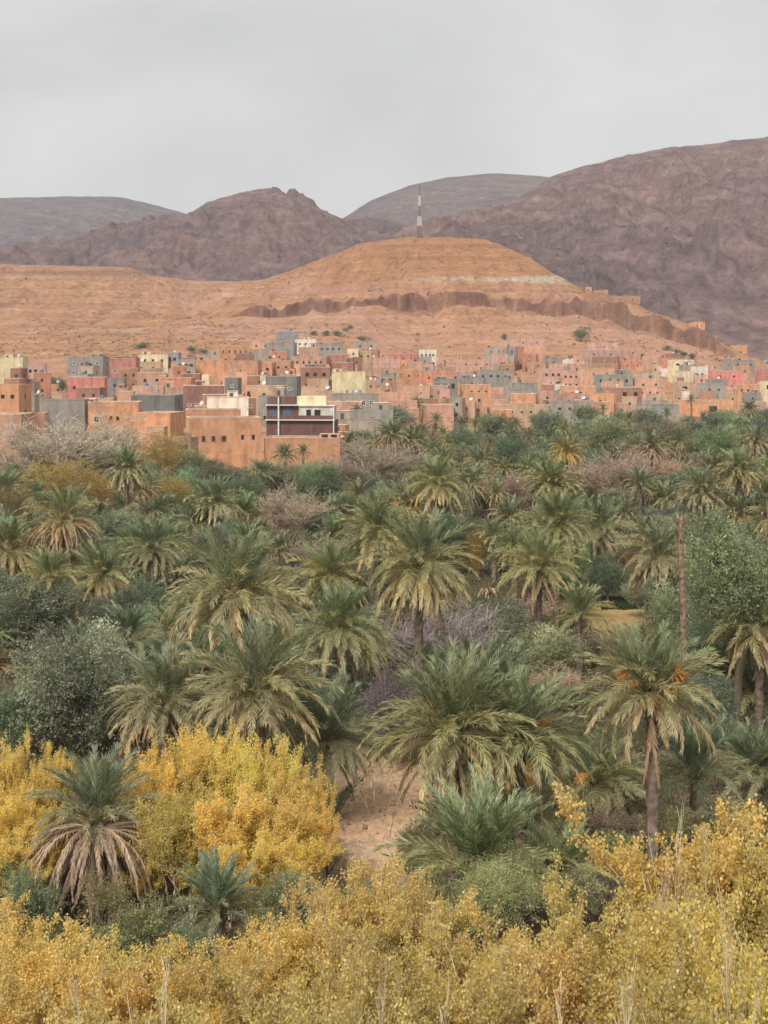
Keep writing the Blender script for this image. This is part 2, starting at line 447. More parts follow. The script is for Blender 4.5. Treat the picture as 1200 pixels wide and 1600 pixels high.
def mountain(name, xs, ysil, dr, df, base_y, col, amp, seed, fr=1/420., pw=0.85, strat=0.12):
    px0, px1 = xs[0], xs[-1]
    pxs = np.unique(np.concatenate([np.arange(px0, px1 + 1, 14.0), np.arange(max(px0, -60), min(px1, 1260), 3.4), [px1]]))
    tt = np.concatenate([np.linspace(0, 1, 175), np.linspace(1.02, 1.6, 12)])
    PX, T = np.meshgrid(pxs, tt)
    Y = np.where(T <= 1, df + (dr - df) * T, dr + (T - 1) * 900)
    X = (PX - 600) * Y / F
    zr = CAM_Z - (np.interp(PX, xs, ysil) - HY) * dr / F
    zf = CAM_Z - (base_y - HY) * df / F
    sh = np.where(T <= 1, np.clip(T, 0, 1) ** pw, 1 - smooth((T - 1) / 0.6) * 0.9)
    Z = zf + (zr - zf) * sh
    wx = X + 60 * fbm(X * fr * 2 + seed, Y * fr * 2, 3)
    rg = ridged(wx * fr * 1.3 + seed, Y * fr * 0.6 + seed, 6, 0.52) - 0.9
    fine = ridged(wx * fr * 4 + seed, Y * fr * 3, 5, 0.6) - 0.9
    env = np.clip(np.minimum(T / 0.15, (1.0 - T) / 0.40), 0.03, 1)
    finer = ridged(wx * fr * 11 + seed, Y * fr * 8, 4, 0.6) - 0.9
    Z = Z + env * amp * (0.95 * rg + 0.40 * fine + 0.15 * finer)
    Z = Z + amp * (0.06 + 0.10 * env) * fbm(X * fr * 9, Y * fr * 9 + seed, 5, gain=.6)
    V = np.stack([X, Y, Z], -1).reshape(-1, 3)
    h, w = PX.shape
    i = (np.arange(h - 1)[:, None] * w + np.arange(w - 1)[None]).ravel()
    fc = np.stack([i, i + 1, i + w + 1, i + w], 1)
    c = np.zeros(PX.shape + (3,)) + np.array(col)
    n = fbm(X * fr * 1.2 + seed, Y * fr * 1.2, 5)
    c = mixc(c, smooth(n * 1.6 + 0.3) * 0.6, (col[0] * 1.2, col[1] * 1.15, col[2] * 1.02))
    c = mixc(c, smooth(n * -2.0 - 0.1) * 0.5, (col[0] * 0.70, col[1] * 0.72, col[2] * 0.88))
    fi = np.clip(0.5 + fbm(X * fr * 14, (Z + Y * .3) * fr * 26, 4, gain=.65), 0, 1)
    c = c * 0.91 * (0.80 + 0.40 * fi[..., None])
    st = np.sin((Z + 0.30 * X + 14 * fbm(X * fr, Y * fr, 4)) * 0.16) * 0.6 + np.sin((Z + 0.22 * X) * 0.43 + 4 * n) * 0.4
    c = c * (1 + strat * st[..., None])
    o = link(name, np_mesh(name, V, fc, M_MOUNT, c.reshape(-1, 3), smooth=True))
    return tag(o, kind="structure")

GREYM = (0.195, 0.158, 0.172); PURP = (0.245, 0.158, 0.155); BROWN = (0.262, 0.170, 0.158)
mountain("mountain", [-900, -500, -200, 0, 60, 130, 190, 250, 300, 360, 450, 560], [330, 318, 316, 310, 308, 307, 308, 322, 337, 356, 385, 420],
         5000, 3600, 470, GREYM, 30, 3.1, 1/700.)
mountain("mountain", [380, 470, 530, 580, 640, 700, 780, 850, 920, 1000, 1100], [420, 375, 345, 313, 290, 277, 271, 276, 285, 300, 330],
         4500, 3300, 440, (0.22, 0.165, 0.165), 26, 8.7, 1/650.)
mountain("mountain", [-700, -300, 0, 60, 120, 160, 200, 240, 275, 300, 325, 345, 375, 405, 420, 440, 470, 500, 530, 560, 600, 640, 720, 820, 900],
         [400, 398, 396, 398, 390, 374, 364, 362, 347, 334, 317, 311, 302, 296, 295, 302, 314, 328, 341, 350, 354, 358, 372, 400, 440],
         3000, 1950, 520, PURP, 42, 5.5, 1/420., 0.8)
mountain("mountain", [560, 640, 700, 740, 780, 820, 860, 900, 920, 980, 1040, 1100, 1150, 1200, 1300, 1500, 1800],
         [410, 385, 366, 350, 328, 303, 277, 264, 258, 245, 232, 228, 220, 213, 205, 190, 180],
         2900, 1650, 566, BROWN, 46, 1.7, 1/380., 0.9, 0.22)
mountain("mountain", [640, 700, 740, 770, 800, 830, 860, 900, 930, 960, 1000, 1060],
         [400, 368, 352, 341, 336, 338, 347, 366, 388, 412, 445, 500],
         2250, 1640, 520, (0.205, 0.14, 0.135), 34, 9.9, 1/260., 0.9)
# ------------------------------------------------------------------ houses
WALLS = dict(
    orange=(0.56, 0.305, 0.17), adobe=(0.46, 0.275, 0.175), dust=(0.48, 0.325, 0.23), brown=(0.36, 0.20, 0.135), mud=(0.37, 0.25, 0.17),
    salmon=(0.55, 0.335, 0.235), pink=(0.53, 0.335, 0.27), hotpink=(0.55, 0.22, 0.19), dustyred=(0.44, 0.20, 0.17),
    redorange=(0.50, 0.235, 0.15), tan=(0.50, 0.36, 0.24), cream=(0.68, 0.58, 0.41), yellow=(0.80, 0.71, 0.45),
    white=(0.78, 0.73, 0.63), pinkwhite=(0.76, 0.62, 0.54), grey=(0.30, 0.285, 0.255), darkgrey=(0.265, 0.26, 0.25),
    bluegrey=(0.27, 0.285, 0.295), greytan=(0.40, 0.34, 0.28), brick=(0.32, 0.165, 0.125), maroon=(0.225, 0.125, 0.115))
WALLS = {k: tuple(min((c * .92 + e * .08) * 1.25, .86) for c, e in zip(v, (.53, .40, .31))) if k not in ('maroon', 'darkgrey', 'yellow', 'white') else v for k, v in WALLS.items()}
WM = {k: wall_mat("wall_" + k, v) for k, v in WALLS.items()}
M_ROOF = wall_mat("roof_screed", (0.40, 0.29, 0.20), 0.4)
M_COPE = wall_mat("coping_plaster", (0.74, 0.56, 0.42), 0.25)
M_COPEG = wall_mat("coping_cement", (0.42, 0.37, 0.32), 0.25)
M_PANE_SHADE = plain_mat("pane_and_hole_shade", (0.025, 0.022, 0.022), 0.35)  # dark glass, and the painted shade inside empty openings
M_PANEB = plain_mat("window_bluish", (0.12, 0.15, 0.19), 0.25)
M_FRW = plain_mat("white_frame", (0.64, 0.60, 0.54), 0.6)
M_FRB = plain_mat("brown_frame", (0.16, 0.09, 0.06), 0.6)
M_DOOR = plain_mat("door_metal", (0.12, 0.08, 0.07), 0.5)
M_RAIL = plain_mat("white_rail", (0.78, 0.76, 0.72), 0.6)
M_IRON = plain_mat("dark_iron", (0.06, 0.055, 0.055), 0.6)

_wc = {}
def window_mesh(w, h, style):
    """a window set in its opening; origin at the bottom centre of the opening, facing -Y"""
    k = (round(w, 1), round(h, 1), style)
    if k in _wc: return _wc[k]
    w, h = k[0], k[1]
    b = MB()
    t = 0.09
    b.box(-w/2 + 0.002, w/2 - 0.002, 0.15, 0.18, 0.002, h - 0.002, 1)                     # glass pane; in 'hole' style a dark sheet painted as the unlit inside
    if style != 'hole':
        x0, x1 = -w/2 + 0.003, w/2 - 0.003
        b.box(x0, x0 + t, 0.10, 0.148, 0.003, h - 0.003); b.box(x1 - t, x1, 0.10, 0.148, 0.003, h - 0.003)
        b.box(x0 + t, x1 - t, 0.10, 0.148, 0.003, t); b.box(x0 + t, x1 - t, 0.10, 0.148, h - t, h - 0.003)
        b.box(-0.03, 0.03, 0.105, 0.147, t, h - t); b.box(-w/2 + t, w/2 - t, 0.108, 0.144, h * 0.6, h * 0.6 + 0.05)
    if style in ('white', 'blue'):
        e = 0.11
        b.box(-w/2 - e, -w/2, -0.05, 0.05, -e, h + e); b.box(w/2, w/2 + e, -0.05, 0.05, -e, h + e)
        b.box(-w/2, w/2, -0.05, 0.05, h, h + e); b.box(-w/2, w/2, -0.08, 0.05, -e, 0)
    if style == 'blue':
        for i in range(5):
            x = -w/2 + w * (i + 0.5) / 5; b.box(x - 0.025, x + 0.025, 0.02, 0.06, 0.0, h)
    elif style == 'brown':
        b.box(-w/2 - 0.1, w/2 + 0.1, -0.08, 0.05, -0.1, 0.0)
    m = {'hole': [M_FRB, M_PANE_SHADE], 'white': [M_FRW, M_PANE_SHADE], 'brown': [M_FRB, M_PANE_SHADE], 'blue': [M_FRW, M_PANEB]}[style]
    _wc[k] = b.mesh("window", m); return _wc[k]

def facade(b, ax, off, L, z0, z1, rects, sgn):
    """wall face with openings. ax 'x': runs along x at y=off; ax 'y': runs along y at x=off. sgn: outward side"""
    us = sorted({0.0, L} | {r[0] for r in rects} | {r[1] for r in rects})
    vsx = sorted({z0, z1} | {r[2] for r in rects} | {r[3] for r in rects})
    def pt(u, v, dep=0.0):
        return (u, off - sgn * dep, v) if ax == 'x' else (off - sgn * dep, u, v)
    for i in range(len(us) - 1):
        for j in range(len(vsx) - 1):
            cu, cv = (us[i] + us[i+1]) / 2, (vsx[j] + vsx[j+1]) / 2
            if any(r[0] < cu < r[1] and r[2] < cv < r[3] for r in rects): continue
            b.quad(pt(us[i], vsx[j]), pt(us[i+1], vsx[j]), pt(us[i+1], vsx[j+1]), pt(us[i], vsx[j+1]))
    for (u0, u1, v0, v1) in rects:
        D = 0.24
        b.quad(pt(u0, v0), pt(u0, v1), pt(u0, v1, D), pt(u0, v0, D)); b.quad(pt(u1, v0), pt(u1, v1), pt(u1, v1, D), pt(u1, v0, D))
        b.quad(pt(u0, v1), pt(u1, v1), pt(u1, v1, D), pt(u0, v1, D)); b.quad(pt(u0, v0), pt(u1, v0), pt(u1, v0, D), pt(u0, v0, D))
        b.quad(pt(u0, v0, D), pt(u1, v0, D), pt(u1, v1, D), pt(u0, v1, D))

HOUSES = []       # (px0, px1, ytop, ybottom, d)
def house(px0, px1, ytop, color, h=None, d=None, rows=(), dep=None, rz=None, label=None, cope=True, room=None,
          ruin=False, dish=False, door=False, name="house", side=True, batter=0.0, group="houses of the hillside village"):
    """px0..px1 wide in the photo with its roof line at row ytop; either the height h or the distance d is given"""
    pc = (px0 + px1) / 2
    if d is None:
        ds = np.linspace(295, 1400, 900)
        yy = HY + F * (CAM_Z - ground_z((pc - 600) * ds / F, ds) - h) / ds
        db = float(np.interp(pc, KX, DB))
        ok = (yy <= ytop) & (ds > db)
        d = float(ds[np.argmax(ok)]) if ok.any() else 1000.0
    zt = pz(ytop, d); X0, X1 = pxy(px0, d), pxy(px1, d)
    w = X1 - X0
    zg = gz((X0 + X1) / 2, d)
    h = max(zt - zg, 2.6)
    if dep is None: dep = min(max(w * 0.8, 5), 11)
    if rz is None: rz = R(rnd.uniform(-13, 13))
    # a turned box looks wider: shrink the front so that the whole keeps its width
    wf = max((w - abs(math.sin(rz)) * dep * 0.9) / max(math.cos(rz), 0.5), w * 0.55)
    cx = (X0 + X1) / 2 + math.sin(rz) * dep * 0.45 * (1 if rz > 0 else 1)
    root = empty(name, (cx, d, zg), rz)
    L = wf; hb = -2.5
    front, wins = [], []
    for ri, row in enumerate(rows):
        n, ww, wh, sty = (row + (0.9, 1.1, 'brown'))[:4] if len(row) < 4 else row[:4]
        zc = row[4] * h if len(row) > 4 else h - 2.1 - ri * 3.0
        if zc - wh / 2 < 0.2 or zc + wh / 2 > h - 0.35: zc = min(max(zc, wh / 2 + 0.25), h - wh / 2 - 0.45)
        u_a, u_b = (row[5], row[6]) if len(row) > 6 else (0.06, 0.94)
        for i in range(n):
            u = L * (u_a + (u_b - u_a) * (i + 0.5) / n) + rnd.uniform(-0.25, 0.25) * min(1, (u_b - u_a) * L / n * .3)
            w2 = min(ww, (u_b - u_a) * L / n * 0.75)
            w2 = round(max(w2, 0.3), 1); h2 = round(wh, 1)
            front.append((u - w2 / 2, u + w2 / 2, zc - h2 / 2, zc + h2 / 2)); wins.append((u, zc - h2 / 2, w2, h2, sty, 0))
    if door and not any(r[2] < 2.2 and abs((r[0] + r[1]) / 2 - L * 0.3) < 1.2 for r in front):
        front.append((L * 0.3 - 0.6, L * 0.3 + 0.6, 0.05, 2.15))
    sidew = []
    if side and rows and dep > 4:
        sty = rows[0][3] if len(rows[0]) > 3 else 'brown'
        for s in range(int(h // 3)):
            zc = h - 2.1 - s * 3.0
            if zc > 1.0: sidew.append((dep * 0.5 - 0.4, dep * 0.5 + 0.4, zc - 0.5, zc + 0.5))
    b = MB()
    facade(b, 'x', 0.0, L, hb, h, front, -1)
    facade(b, 'y', 0.0, dep, hb, h, sidew, -1); facade(b, 'y', L, dep, hb, h, sidew, 1)
    facade(b, 'x', dep, L, hb, h, [], 1)
    t = 0.28; hr = h - 0.55                                         # parapet thickness, roof level
    if not ruin:
        b.quad((0,0,h),(L,0,h),(L-t,t,h),(t,t,h)); b.quad((L,0,h),(L,dep,h),(L-t,dep-t,h),(L-t,t,h))
        b.quad((L,dep,h),(0,dep,h),(t,dep-t,h),(L-t,dep-t,h)); b.quad((0,dep,h),(0,0,h),(t,t,h),(t,dep-t,h))
        b.quad((t,t,hr),(L-t,t,hr),(L-t,t,h),(t,t,h)); b.quad((t,dep-t,hr),(L-t,dep-t,hr),(L-t,dep-t,h),(t,dep-t,h))
        b.quad((t,t,hr),(t,dep-t,hr),(t,dep-t,h),(t,t,h)); b.quad((L-t,t,hr),(L-t,dep-t,hr),(L-t,dep-t,h),(L-t,t,h))
    else:                                                           # broken wall tops
        for i in range(int(L / 0.9)):
            u = i * L / int(L / 0.9); hh = rnd.uniform(0.05, 0.9)
            b.box(u, u + L / int(L / 0.9) - 0.02, 0.002, 0.45, h - 0.01, h + hh)
        b.quad((0,0,h-.01),(L,0,h-.01),(L,dep,h-.01),(0,dep,h-.01))
    if batter:
        for i, v in enumerate(b.v):
            k = (h - v[2]) / h * batter
            b.v[i] = (v[0] + (k if v[0] > L / 2 else -k), v[1] + (k if v[1] > dep / 2 else -k), v[2])
    off = Matrix.Translation((-L / 2, 0, 0))
    def addp(nm, bb, mats):
        me = bb.mesh(nm, mats); me.transform(off); return link(nm, me, root)
    wall = addp("wall", b, WM[color])
    if not ruin:
        b = MB(); b.box(t, L - t, t, dep - t, hr - 0.12, hr - 0.004); addp("roof", b, M_ROOF)
        if cope:
            b = MB(); o = 0.07
            b.box(-o, L + o, -o, t + 0.03, h + 0.004, h + 0.17); b.box(-o, L + o, dep - t - 0.03, dep + o, h + 0.004, h + 0.17)
            b.box(-o, t + 0.03, t + 0.032, dep - t - 0.032, h + 0.004, h + 0.17); b.box(L - t - 0.03, L + o, t + 0.032, dep - t - 0.032, h + 0.004, h + 0.17)
            addp("coping", b, M_COPEG if 'grey' in color else M_COPE)
    bt = lambda z: (h - z) / h * batter
    for (u, v, w2, h2, sty, _) in wins:
        link("window", window_mesh(w2, h2, sty), root, (u - L / 2, -bt(v), v))
    if door and front and front[-1][3] == 2.15:
        b = MB(); u = L * 0.3
        b.box(u - 0.597, u + 0.597, 0.12, 0.17, 0.053, 2.147)
        for i in range(3): b.box(u - 0.55 + i * 0.37, u - 0.55 + i * 0.37 + 0.33, 0.09, 0.118, 0.1, 2.1)
        addp("door", b, M_DOOR)
    for (u0, u1, v0, v1) in sidew:
        me = window_mesh(0.8, 1.0, 'brown')
        link("window", me, root, (-L / 2 - bt(v0), (u0 + u1) / 2, v0), (0, 0, R(-90)))
        link("window", me, root, (L / 2 + bt(v0), (u0 + u1) / 2, v0), (0, 0, R(90)))
    if room:
        a0, a1, rh, rc = room
        b = MB(); b.box(L * a0, L * a1, dep * 0.25, dep * 0.85, hr, h + rh)
        b.box(L * a0 - 0.1, L * a1 + 0.1, dep * 0.25 - 0.1, dep * 0.85 + 0.1, h + rh + 0.004, h + rh + 0.15, 1)
        b.box(L * (a0 * 0.6 + a1 * 0.4) - 0.4, L * (a0 * 0.6 + a1 * 0.4) + 0.4, dep * 0.25 - 0.03, dep * 0.25 - 0.003, hr + 0.1, h + rh * 0.75, 2)
        addp("roof_room", b, [WM[rc], M_COPE, M_DOOR])
    if d > 380 and not ruin and L > 6.5 and name == "house" and rnd.random() < .75:
        a0 = rnd.choice([0.02, .45, .6]); a1 = min(a0 + rnd.uniform(.3, .5), .98); ah = min(h * rnd.uniform(.28, .5), 3.4); ad_ = rnd.uniform(1.6, 3.2)
        if not any(r_[0] < L * a1 and r_[1] > L * a0 and r_[2] < ah for r_ in front):
            b = MB(); b.box(L * a0, L * a1, -ad_, -.01, -2.5, ah)
            b.box(L * a0 - .06, L * a1 + .06, -ad_ - .06, -ad_ + .22, ah + .003, ah + .15, 1)
            if rnd.random() < .6: uu = L * (a0 * .5 + a1 * .5); b.box(uu - .45, uu + .45, -ad_ - .012, -ad_ - .002, .1, min(2.0, ah - .3), 2)
            addp("annex", b, [WM[rnd.choice([color, 'salmon', 'tan', 'orange', 'greytan'])], M_COPE, M_PANE_SHADE])
    if d > 340 and not ruin and name == "house" and rnd.random() < .4:
        ux, uy, ah = L * rnd.uniform(.1, .9), dep * rnd.uniform(.1, .6), rnd.uniform(1.6, 3.0)
        b = MB(); b.box(ux - .03, ux + .03, uy - .03, uy + .03, hr, h + ah)
        for q in range(4): b.box(ux - .5, ux + .5, uy - .02, uy + .02, h + ah - .15 - q * .18, h + ah - .12 - q * .18)
        addp("antenna", b, M_IRON)
    if d > 340 and not ruin and name == "house" and rnd.random() < .22: TANK.append((root, L, dep, hr, d, pc, ytop, color))
    yb = HY + F * (CAM_Z - zg) / d
    HOUSES.append((px0, px1, ytop, yb, d))
    if label: tag(root, label, "house", group)
    info = dict(root=root, L=L, dep=dep, h=h, d=d, x=(px0 + px1) / 2, y=ytop, color=color, rows=len(rows), off=off, add=addp, cx=cx, zg=zg, rz=rz)
    if dish: DISH.append(info)
    return info
DISH = []; TANK = []

H2 = ((3, 0.8, 0.9, 'brown'),)
W = 'white'; B = 'brown'; O = 'hole'
HL = []
# ---- the left of the village
house(0, 38, 559, 'yellow', d=520, rows=(), rz=R(-4), label="tall pale yellow block at the left edge of the village", room=(0.1, 0.5, 0.9, 'cream'))
house(39, 71, 569, 'pink', d=540, rows=((3, .9, 1, O), (3, .9, 1, O)), rz=R(6), label="pink house with dark windows beside the tall pale yellow block")
house(106, 165, 558, 'grey', d=590, rows=((4, 1.1, .8, W), (4, 1.1, .8, W)), rz=R(-5), label="long grey concrete building behind the bright pink house", room=(0.55, 0.85, 0.9, 'grey'))
house(105, 163, 590, 'hotpink', d=500, rows=((4, .8, .8, O, .72), (2, .9, .9, O, .30)), rz=R(3), label="bright pink two-storey house with small scattered windows", cope=True, door=True)
house(171, 214, 560, 'dustyred', d=560, rows=((3, 1, .8, W, .70), (4, .7, .5, B, .36)), rz=R(-3), label="dusty red house with three white-framed upper windows", room=(0.1, 0.95, 0.5, 'maroon'))
house(214, 262, 554, 'cream', d=640, rows=((3, .9, .9, B), (3, .9, .9, B)), rz=R(5), label="cream house right of the dusty red house", room=(0.1, 0.4, 1.2, 'cream'))
house(259, 281, 552, 'bluegrey', d=650, rows=((2, 1, 1.1, O),), rz=R(-6), label="narrow blue-grey house right of the cream house")
house(274, 305, 561, 'greytan', d=600, rows=((3, 1.2, .8, O),), rz=R(4), label="unfinished grey-tan house left of a plain orange house", cope=False)
house(302, 350, 563, 'orange', d=610, rz=R(7), label="plain windowless orange house below the orange fortress house")
house(337, 392, 541, 'orange', d=700, rows=((5, .6, .9, B), (3, .7, .8, O)), rz=R(8), batter=0.25, label="tall orange fortress house high on the left of the village", room=(0.05, 0.25, 0.6, 'orange'))
house(392, 425, 533, 'salmon', d=800, rows=((2, .8, .9, B),), label="salmon house behind the tall orange fortress house")
house(213, 258, 583, 'salmon', d=520, rows=((2, .9, .9, B),), rz=R(4), label="small salmon house with two windows below the cream house")
house(250, 302, 591, 'redorange', d=480, rows=((2, .8, .8, O, .45),), rz=R(-5), label="low red-orange house with two arched windows")
house(205, 255, 604, 'pink', d=440, rows=((1, .9, .8, O, .6),), rz=R(3), label="low pink house with one dark opening above the long dark-grey building")
house(182, 208, 612, 'salmon', d=430, rows=(), rz=R(2), label="small plain salmon house left of the long dark-grey building")
house(204, 279, 618, 'darkgrey', d=400, rows=((2, 1.2, 1.2, B, .35),), rz=R(-6), label="long dark-grey concrete building above the orange walls")
house(283, 349, 603, 'brick', d=430, rows=((5, .9, .5, W, .55),), rz=R(4), label="low purplish brown house with a row of pale window frames", room=(.3, .45, 1.1, 'brick'))
house(346, 386, 582, 'salmon', d=520, rows=((1, .8, .8, O),), label="salmon house behind the small dark-grey cube")
house(351, 375, 591, 'darkgrey', d=480, rows=((1, .8, .7, W),), rz=R(-8), label="small dark-grey cube house left of the hollow grey building")
house(321, 388, 621, 'pinkwhite', d=400, rows=(), rz=R(5), dep=5, label="whitish pink house with a small white tower", room=(0.48, 0.75, 1.3, 'white'))
# ---- the front row on the left
house(-30, 33, 601, 'orange', d=322, rows=((2, .7, .7, O, .86, .45, .95), (1, .6, .8, O, .2, .5, .9)), rz=R(-3), dep=9, batter=.3, cope=False, label="tall orange mud-brick house at the left edge")
house(-30, 37, 648, 'adobe', d=312, rows=((2, .6, .8, O, .3, .4, .9),), rz=R(-3), dep=8, batter=.25, label="lower mud-brick house in front of the tall orange one at left edge")
house(33, 54, 618, 'grey', d=350, rz=R(0), label="small grey block house right of the tall orange mud-brick house")
house(52, 74, 622, 'greytan', d=362, rz=R(0), label="small grey-tan house behind the bare pale tree")
house(35, 69, 646, 'salmon', d=330, rz=R(2), label="low salmon annex under the small grey block house")
house(73, 135, 625, 'grey', d=356, rows=((3, 1.0, 1.1, W, .42),), rz=R(-3), label="long grey concrete house above the bare pale tree")
t_ = house(135, 216, 629, 'orange', d=350, rows=((1, 1.0, 1.2, W, .70, .06, .28), (2, .6, .8, O, .72, .38, .66)), rz=R(3), label="orange house with one white-framed window", room=(.0, .12, .6, 'salmon'))
house(215, 277, 646, 'orange', d=342, rows=(), rz=R(-8), dep=10, label="plain orange walled house left of the big orange mud-brick house")
house(230, 258, 668, 'salmon', d=334, rows=((1, .9, 1.2, O, .3),), rz=R(-4), dep=4, label="small salmon hut with a dark doorway left of the big orange house")
house(286, 375, 641, 'orange', d=352, rows=(), rz=R(4), label="setback upper house behind the big orange mud-brick house")
kas = house(284, 407, 654, 'orange', d=328, rows=((3, .65, .95, B, .62, .15, .55), (2, .6, .9, O, .64, .66, .97), (1, .9, .9, B, .22, .70, .92)), rz=R(9), dep=10, batter=0.35, cope=True,
      label="big orange mud-brick house with three small windows at the grove's edge")
b = MB(); b.box(0.4, kas['L'] + 0.55, -0.95, -0.4, -2.5, kas['h'] * 0.33); kas['add']("buttress_wall", b, WM['orange'])
house(268, 306, 683, 'mud', d=316, rows=((2, 1.0, .8, O, .75, .25, .9),), rz=R(-14), dep=4, ruin=True, cope=False, label="ruined grey mud wall hut with two dark holes")
low = house(412, 537, 685, 'orange', d=330, rows=(), rz=R(-5), dep=8, label="long low orange house beneath the maroon and white house")
b = MB(); u = low['L']
b.box(u * .72, u * .98, 1.0, 3.2, low['h'] - .5, low['h'] + .85); b.box(u * .75, u * .83, .96, .998, low['h'] + .1, low['h'] + .7, 1); b.box(u * .87, u * .95, .96, .998, low['h'] + .1, low['h'] + .7, 1)  # dark panels coloured as the shade in two wall holes
low['add']("roof_room", b, [WM['salmon'], M_PANE_SHADE])
# ---- maroon and white modern house
mw = house(416, 526, 657, 'maroon', d=352, rows=((3, 1.5, 1.35, 'blue', .52, .30, .84),), rz=R(-3), dep=9, cope=False, label="modern maroon and white house with blue-barred windows", side=False)
def mwpart(nm, boxes, m):
    bb = MB()
    for x0, x1, y0, y1, z0, z1 in boxes: bb.box(x0 * mw['L'], x1 * mw['L'], y0, y1, mw['h'] + z0, mw['h'] + z1)
    return mw['add'](nm, bb, m)
mwpart("balcony_slab", [(-.01, 1.01, -.9, .3, .02, .22)], M_RAIL)
mwpart("balustrade", [(.14, .99, -.85, -.65, .24, 1.0)], WM['maroon'])
mwpart("upper_wall", [(.46, .99, .9, 7, .24, 2.75)], WM['white'])
mwpart("upper_wall", [(.0, .458, .6, 7, .24, 2.9)], WM['maroon'])
mwpart("upper_slab", [(-.01, .46, -.5, 7.2, 2.92, 3.1), (.462, 1.0, .5, 7.2, 2.78, 2.92)], M_RAIL)
mwpart("penthouse", [(.43, .86, 2, 7, 2.94, 4.7)], WM['cream'])
mwpart("terrace_wall", [(.0, .17, 1.2, 6, 3.12, 4.6), (.20, .42, 1.2, 6, 3.12, 4.7)], WM['maroon'])
mwpart("corner_post", [(.985, 1.0, -.86, -.66, -6.0, 2.7), (.175, .195, -.86, -.66, -6, 4.6)], M_RAIL)
for u0, u1 in ((.58, .65), (.70, .79)): mwpart("window", [(u0, u1, .85, .898, .9, 2.1)], M_PANE_SHADE)
mwpart("window", [(.05, .17, .55, .598, .8, 2.2)], M_PANEB); mwpart("window", [(.24, .36, .55, .598, .8, 2.3)], M_PANEB)
mwpart("arch_grille", [(.87 + .02 * i, .877 + .02 * i, .82, .86, .26, 2.3) for i in range(6)], M_RAIL)
# ---- the middle
house(515, 592, 616, 'greytan', d=430, rows=((5, .9, 1.1, W), (5, .9, 1.1, W)), rz=R(5), label="two-storey grey-tan building behind the tall thin palm")
gh = house(415, 468, 589, 'darkgrey', d=455, rows=((3, 1, .6, W, .74),(3, 2.2, 1.5, O, .38, .02, .98)), rz=R(-6), label="hollow dark-grey building with open pillars below")
b = MB()
for i in range(16): b.box(gh['L'] * i / 16, gh['L'] * i / 16 + .16, -.55, -.42, gh['h'] * .14, gh['h'] * .14 + 1.0)
b.box(0, gh['L'], -.6, -.36, gh['h'] * .14 + 1.0, gh['h'] * .14 + 1.14); b.box(0, gh['L'], -.7, -.01, gh['h'] * .14 - .15, gh['h'] * .14); gh['add']("railing", b, M_RAIL)
house(468, 516, 574, 'brick', d=520, rows=((3, 1.0, 1.1, O), (3, 1.0, .7, O)), rz=R(4), label="brown brick house with three dark window openings", room=(.15, .85, .8, 'brick'))
house(518, 571, 581, 'yellow', d=500, rows=((3, .8, 1.2, 'blue', .55, .3, .95),), rz=R(8), label="bright yellow house in the middle of the village", room=(.0, .26, .7, 'yellow'))
house(496, 513, 593, 'tan', d=480, rows=(), rz=R(0), label="small plain tan-yellow box between brown brick and yellow houses")
house(409, 430, 567, 'redorange', d=560, rows=((1, 1, 1, O),), label="small red-orange house above the hollow dark-grey building")
house(428, 458, 564, 'adobe', d=570, rows=((2, .8, .8, O),), label="mud-brick house between red-orange and five-windowed salmon houses")
house(456, 513, 557, 'salmon', d=640, rows=((5, .6, 1, O),), rz=R(-4), label="salmon house with five narrow dark windows")
house(511, 546, 554, 'dustyred', d=650, rows=((3, .8, .8, W),), rz=R(3), label="dark red house with white lines beside the five-windowed house")
house(415, 462, 536, 'grey', d=760, rows=((5, .9, .7, W),), rz=R(-5), label="grey building with small white windows below the topmost grey block")
house(430, 467, 519, 'bluegrey', d=840, rows=((2, .8, .8, W),), rz=R(6), label="topmost blue-grey block on the slope behind the village")
house(461, 494, 530, 'white', d=790, rows=((3, .8, .8, B), (3, .7, .8, B)), rz=R(0), label="white two-storey house at the top of the village", room=(.4, .7, .8, 'white'))
house(494, 536, 538, 'grey', d=790, rows=((4, 1.0, .8, O),), rz=R(4), label="grey terraced house right of the white two-storey house")
house(543, 560, 545, 'cream', d=760, rows=((1, .8, .8, B), (1, .8, .8, B)), rz=R(0), label="narrow cream house with a tall front")
house(558, 582, 549, 'tan', d=765, rows=((2, .8, .8, O),), rz=R(-4), label="tan house right of the narrow cream house")
house(551, 590, 534, 'greytan', d=860, rows=((2, .8, 1, O),), rz=R(3), label="grey house with wide flat roof at the village top")
house(655, 682, 546, 'white', d=880, rows=((4, .9, 1.0, B, .74), (4, .9, 1.0, B, .36)), rz=R(0), dep=7, side=False, label="small white house with eight windows alone on the slope")
house(608, 652, 553, 'hotpink', d=880, rows=((3, .7, .7, O),), label="long hot-pink house left of the small white house")
house(569, 625, 561, 'pink', d=830, rows=((5, .7, .7, W),), rz=R(2), label="long pink house with a white trim line")
house(593, 618, 585, 'grey', d=600, rows=((2, 1.1, 1.1, B), (2, 1.1, 1.1, B)), rz=R(-5), label="square grey house with four large windows")
house(629, 668, 578, 'orange', d=640, rows=((2, .8, .7, O),), label="orange house left of the red-orange wall house")
house(655, 706, 581, 'redorange', d=630, rows=((2, .6, .7, O),), rz=R(4), label="red-orange house in the middle of the right village")
house(676, 716, 593, 'grey', d=570, rows=((3, 1.5, 1.5, O),), rz=R(-4), label="grey house with three wide dark openings above the grove", room=(.1, .5, .9, 'grey'))
house(592, 640, 614, 'salmon', d=520, rows=((1, 2.4, 2.1, O, .5, .2, .5),), rz=R(3), label="salmon house with a dark garage opening")
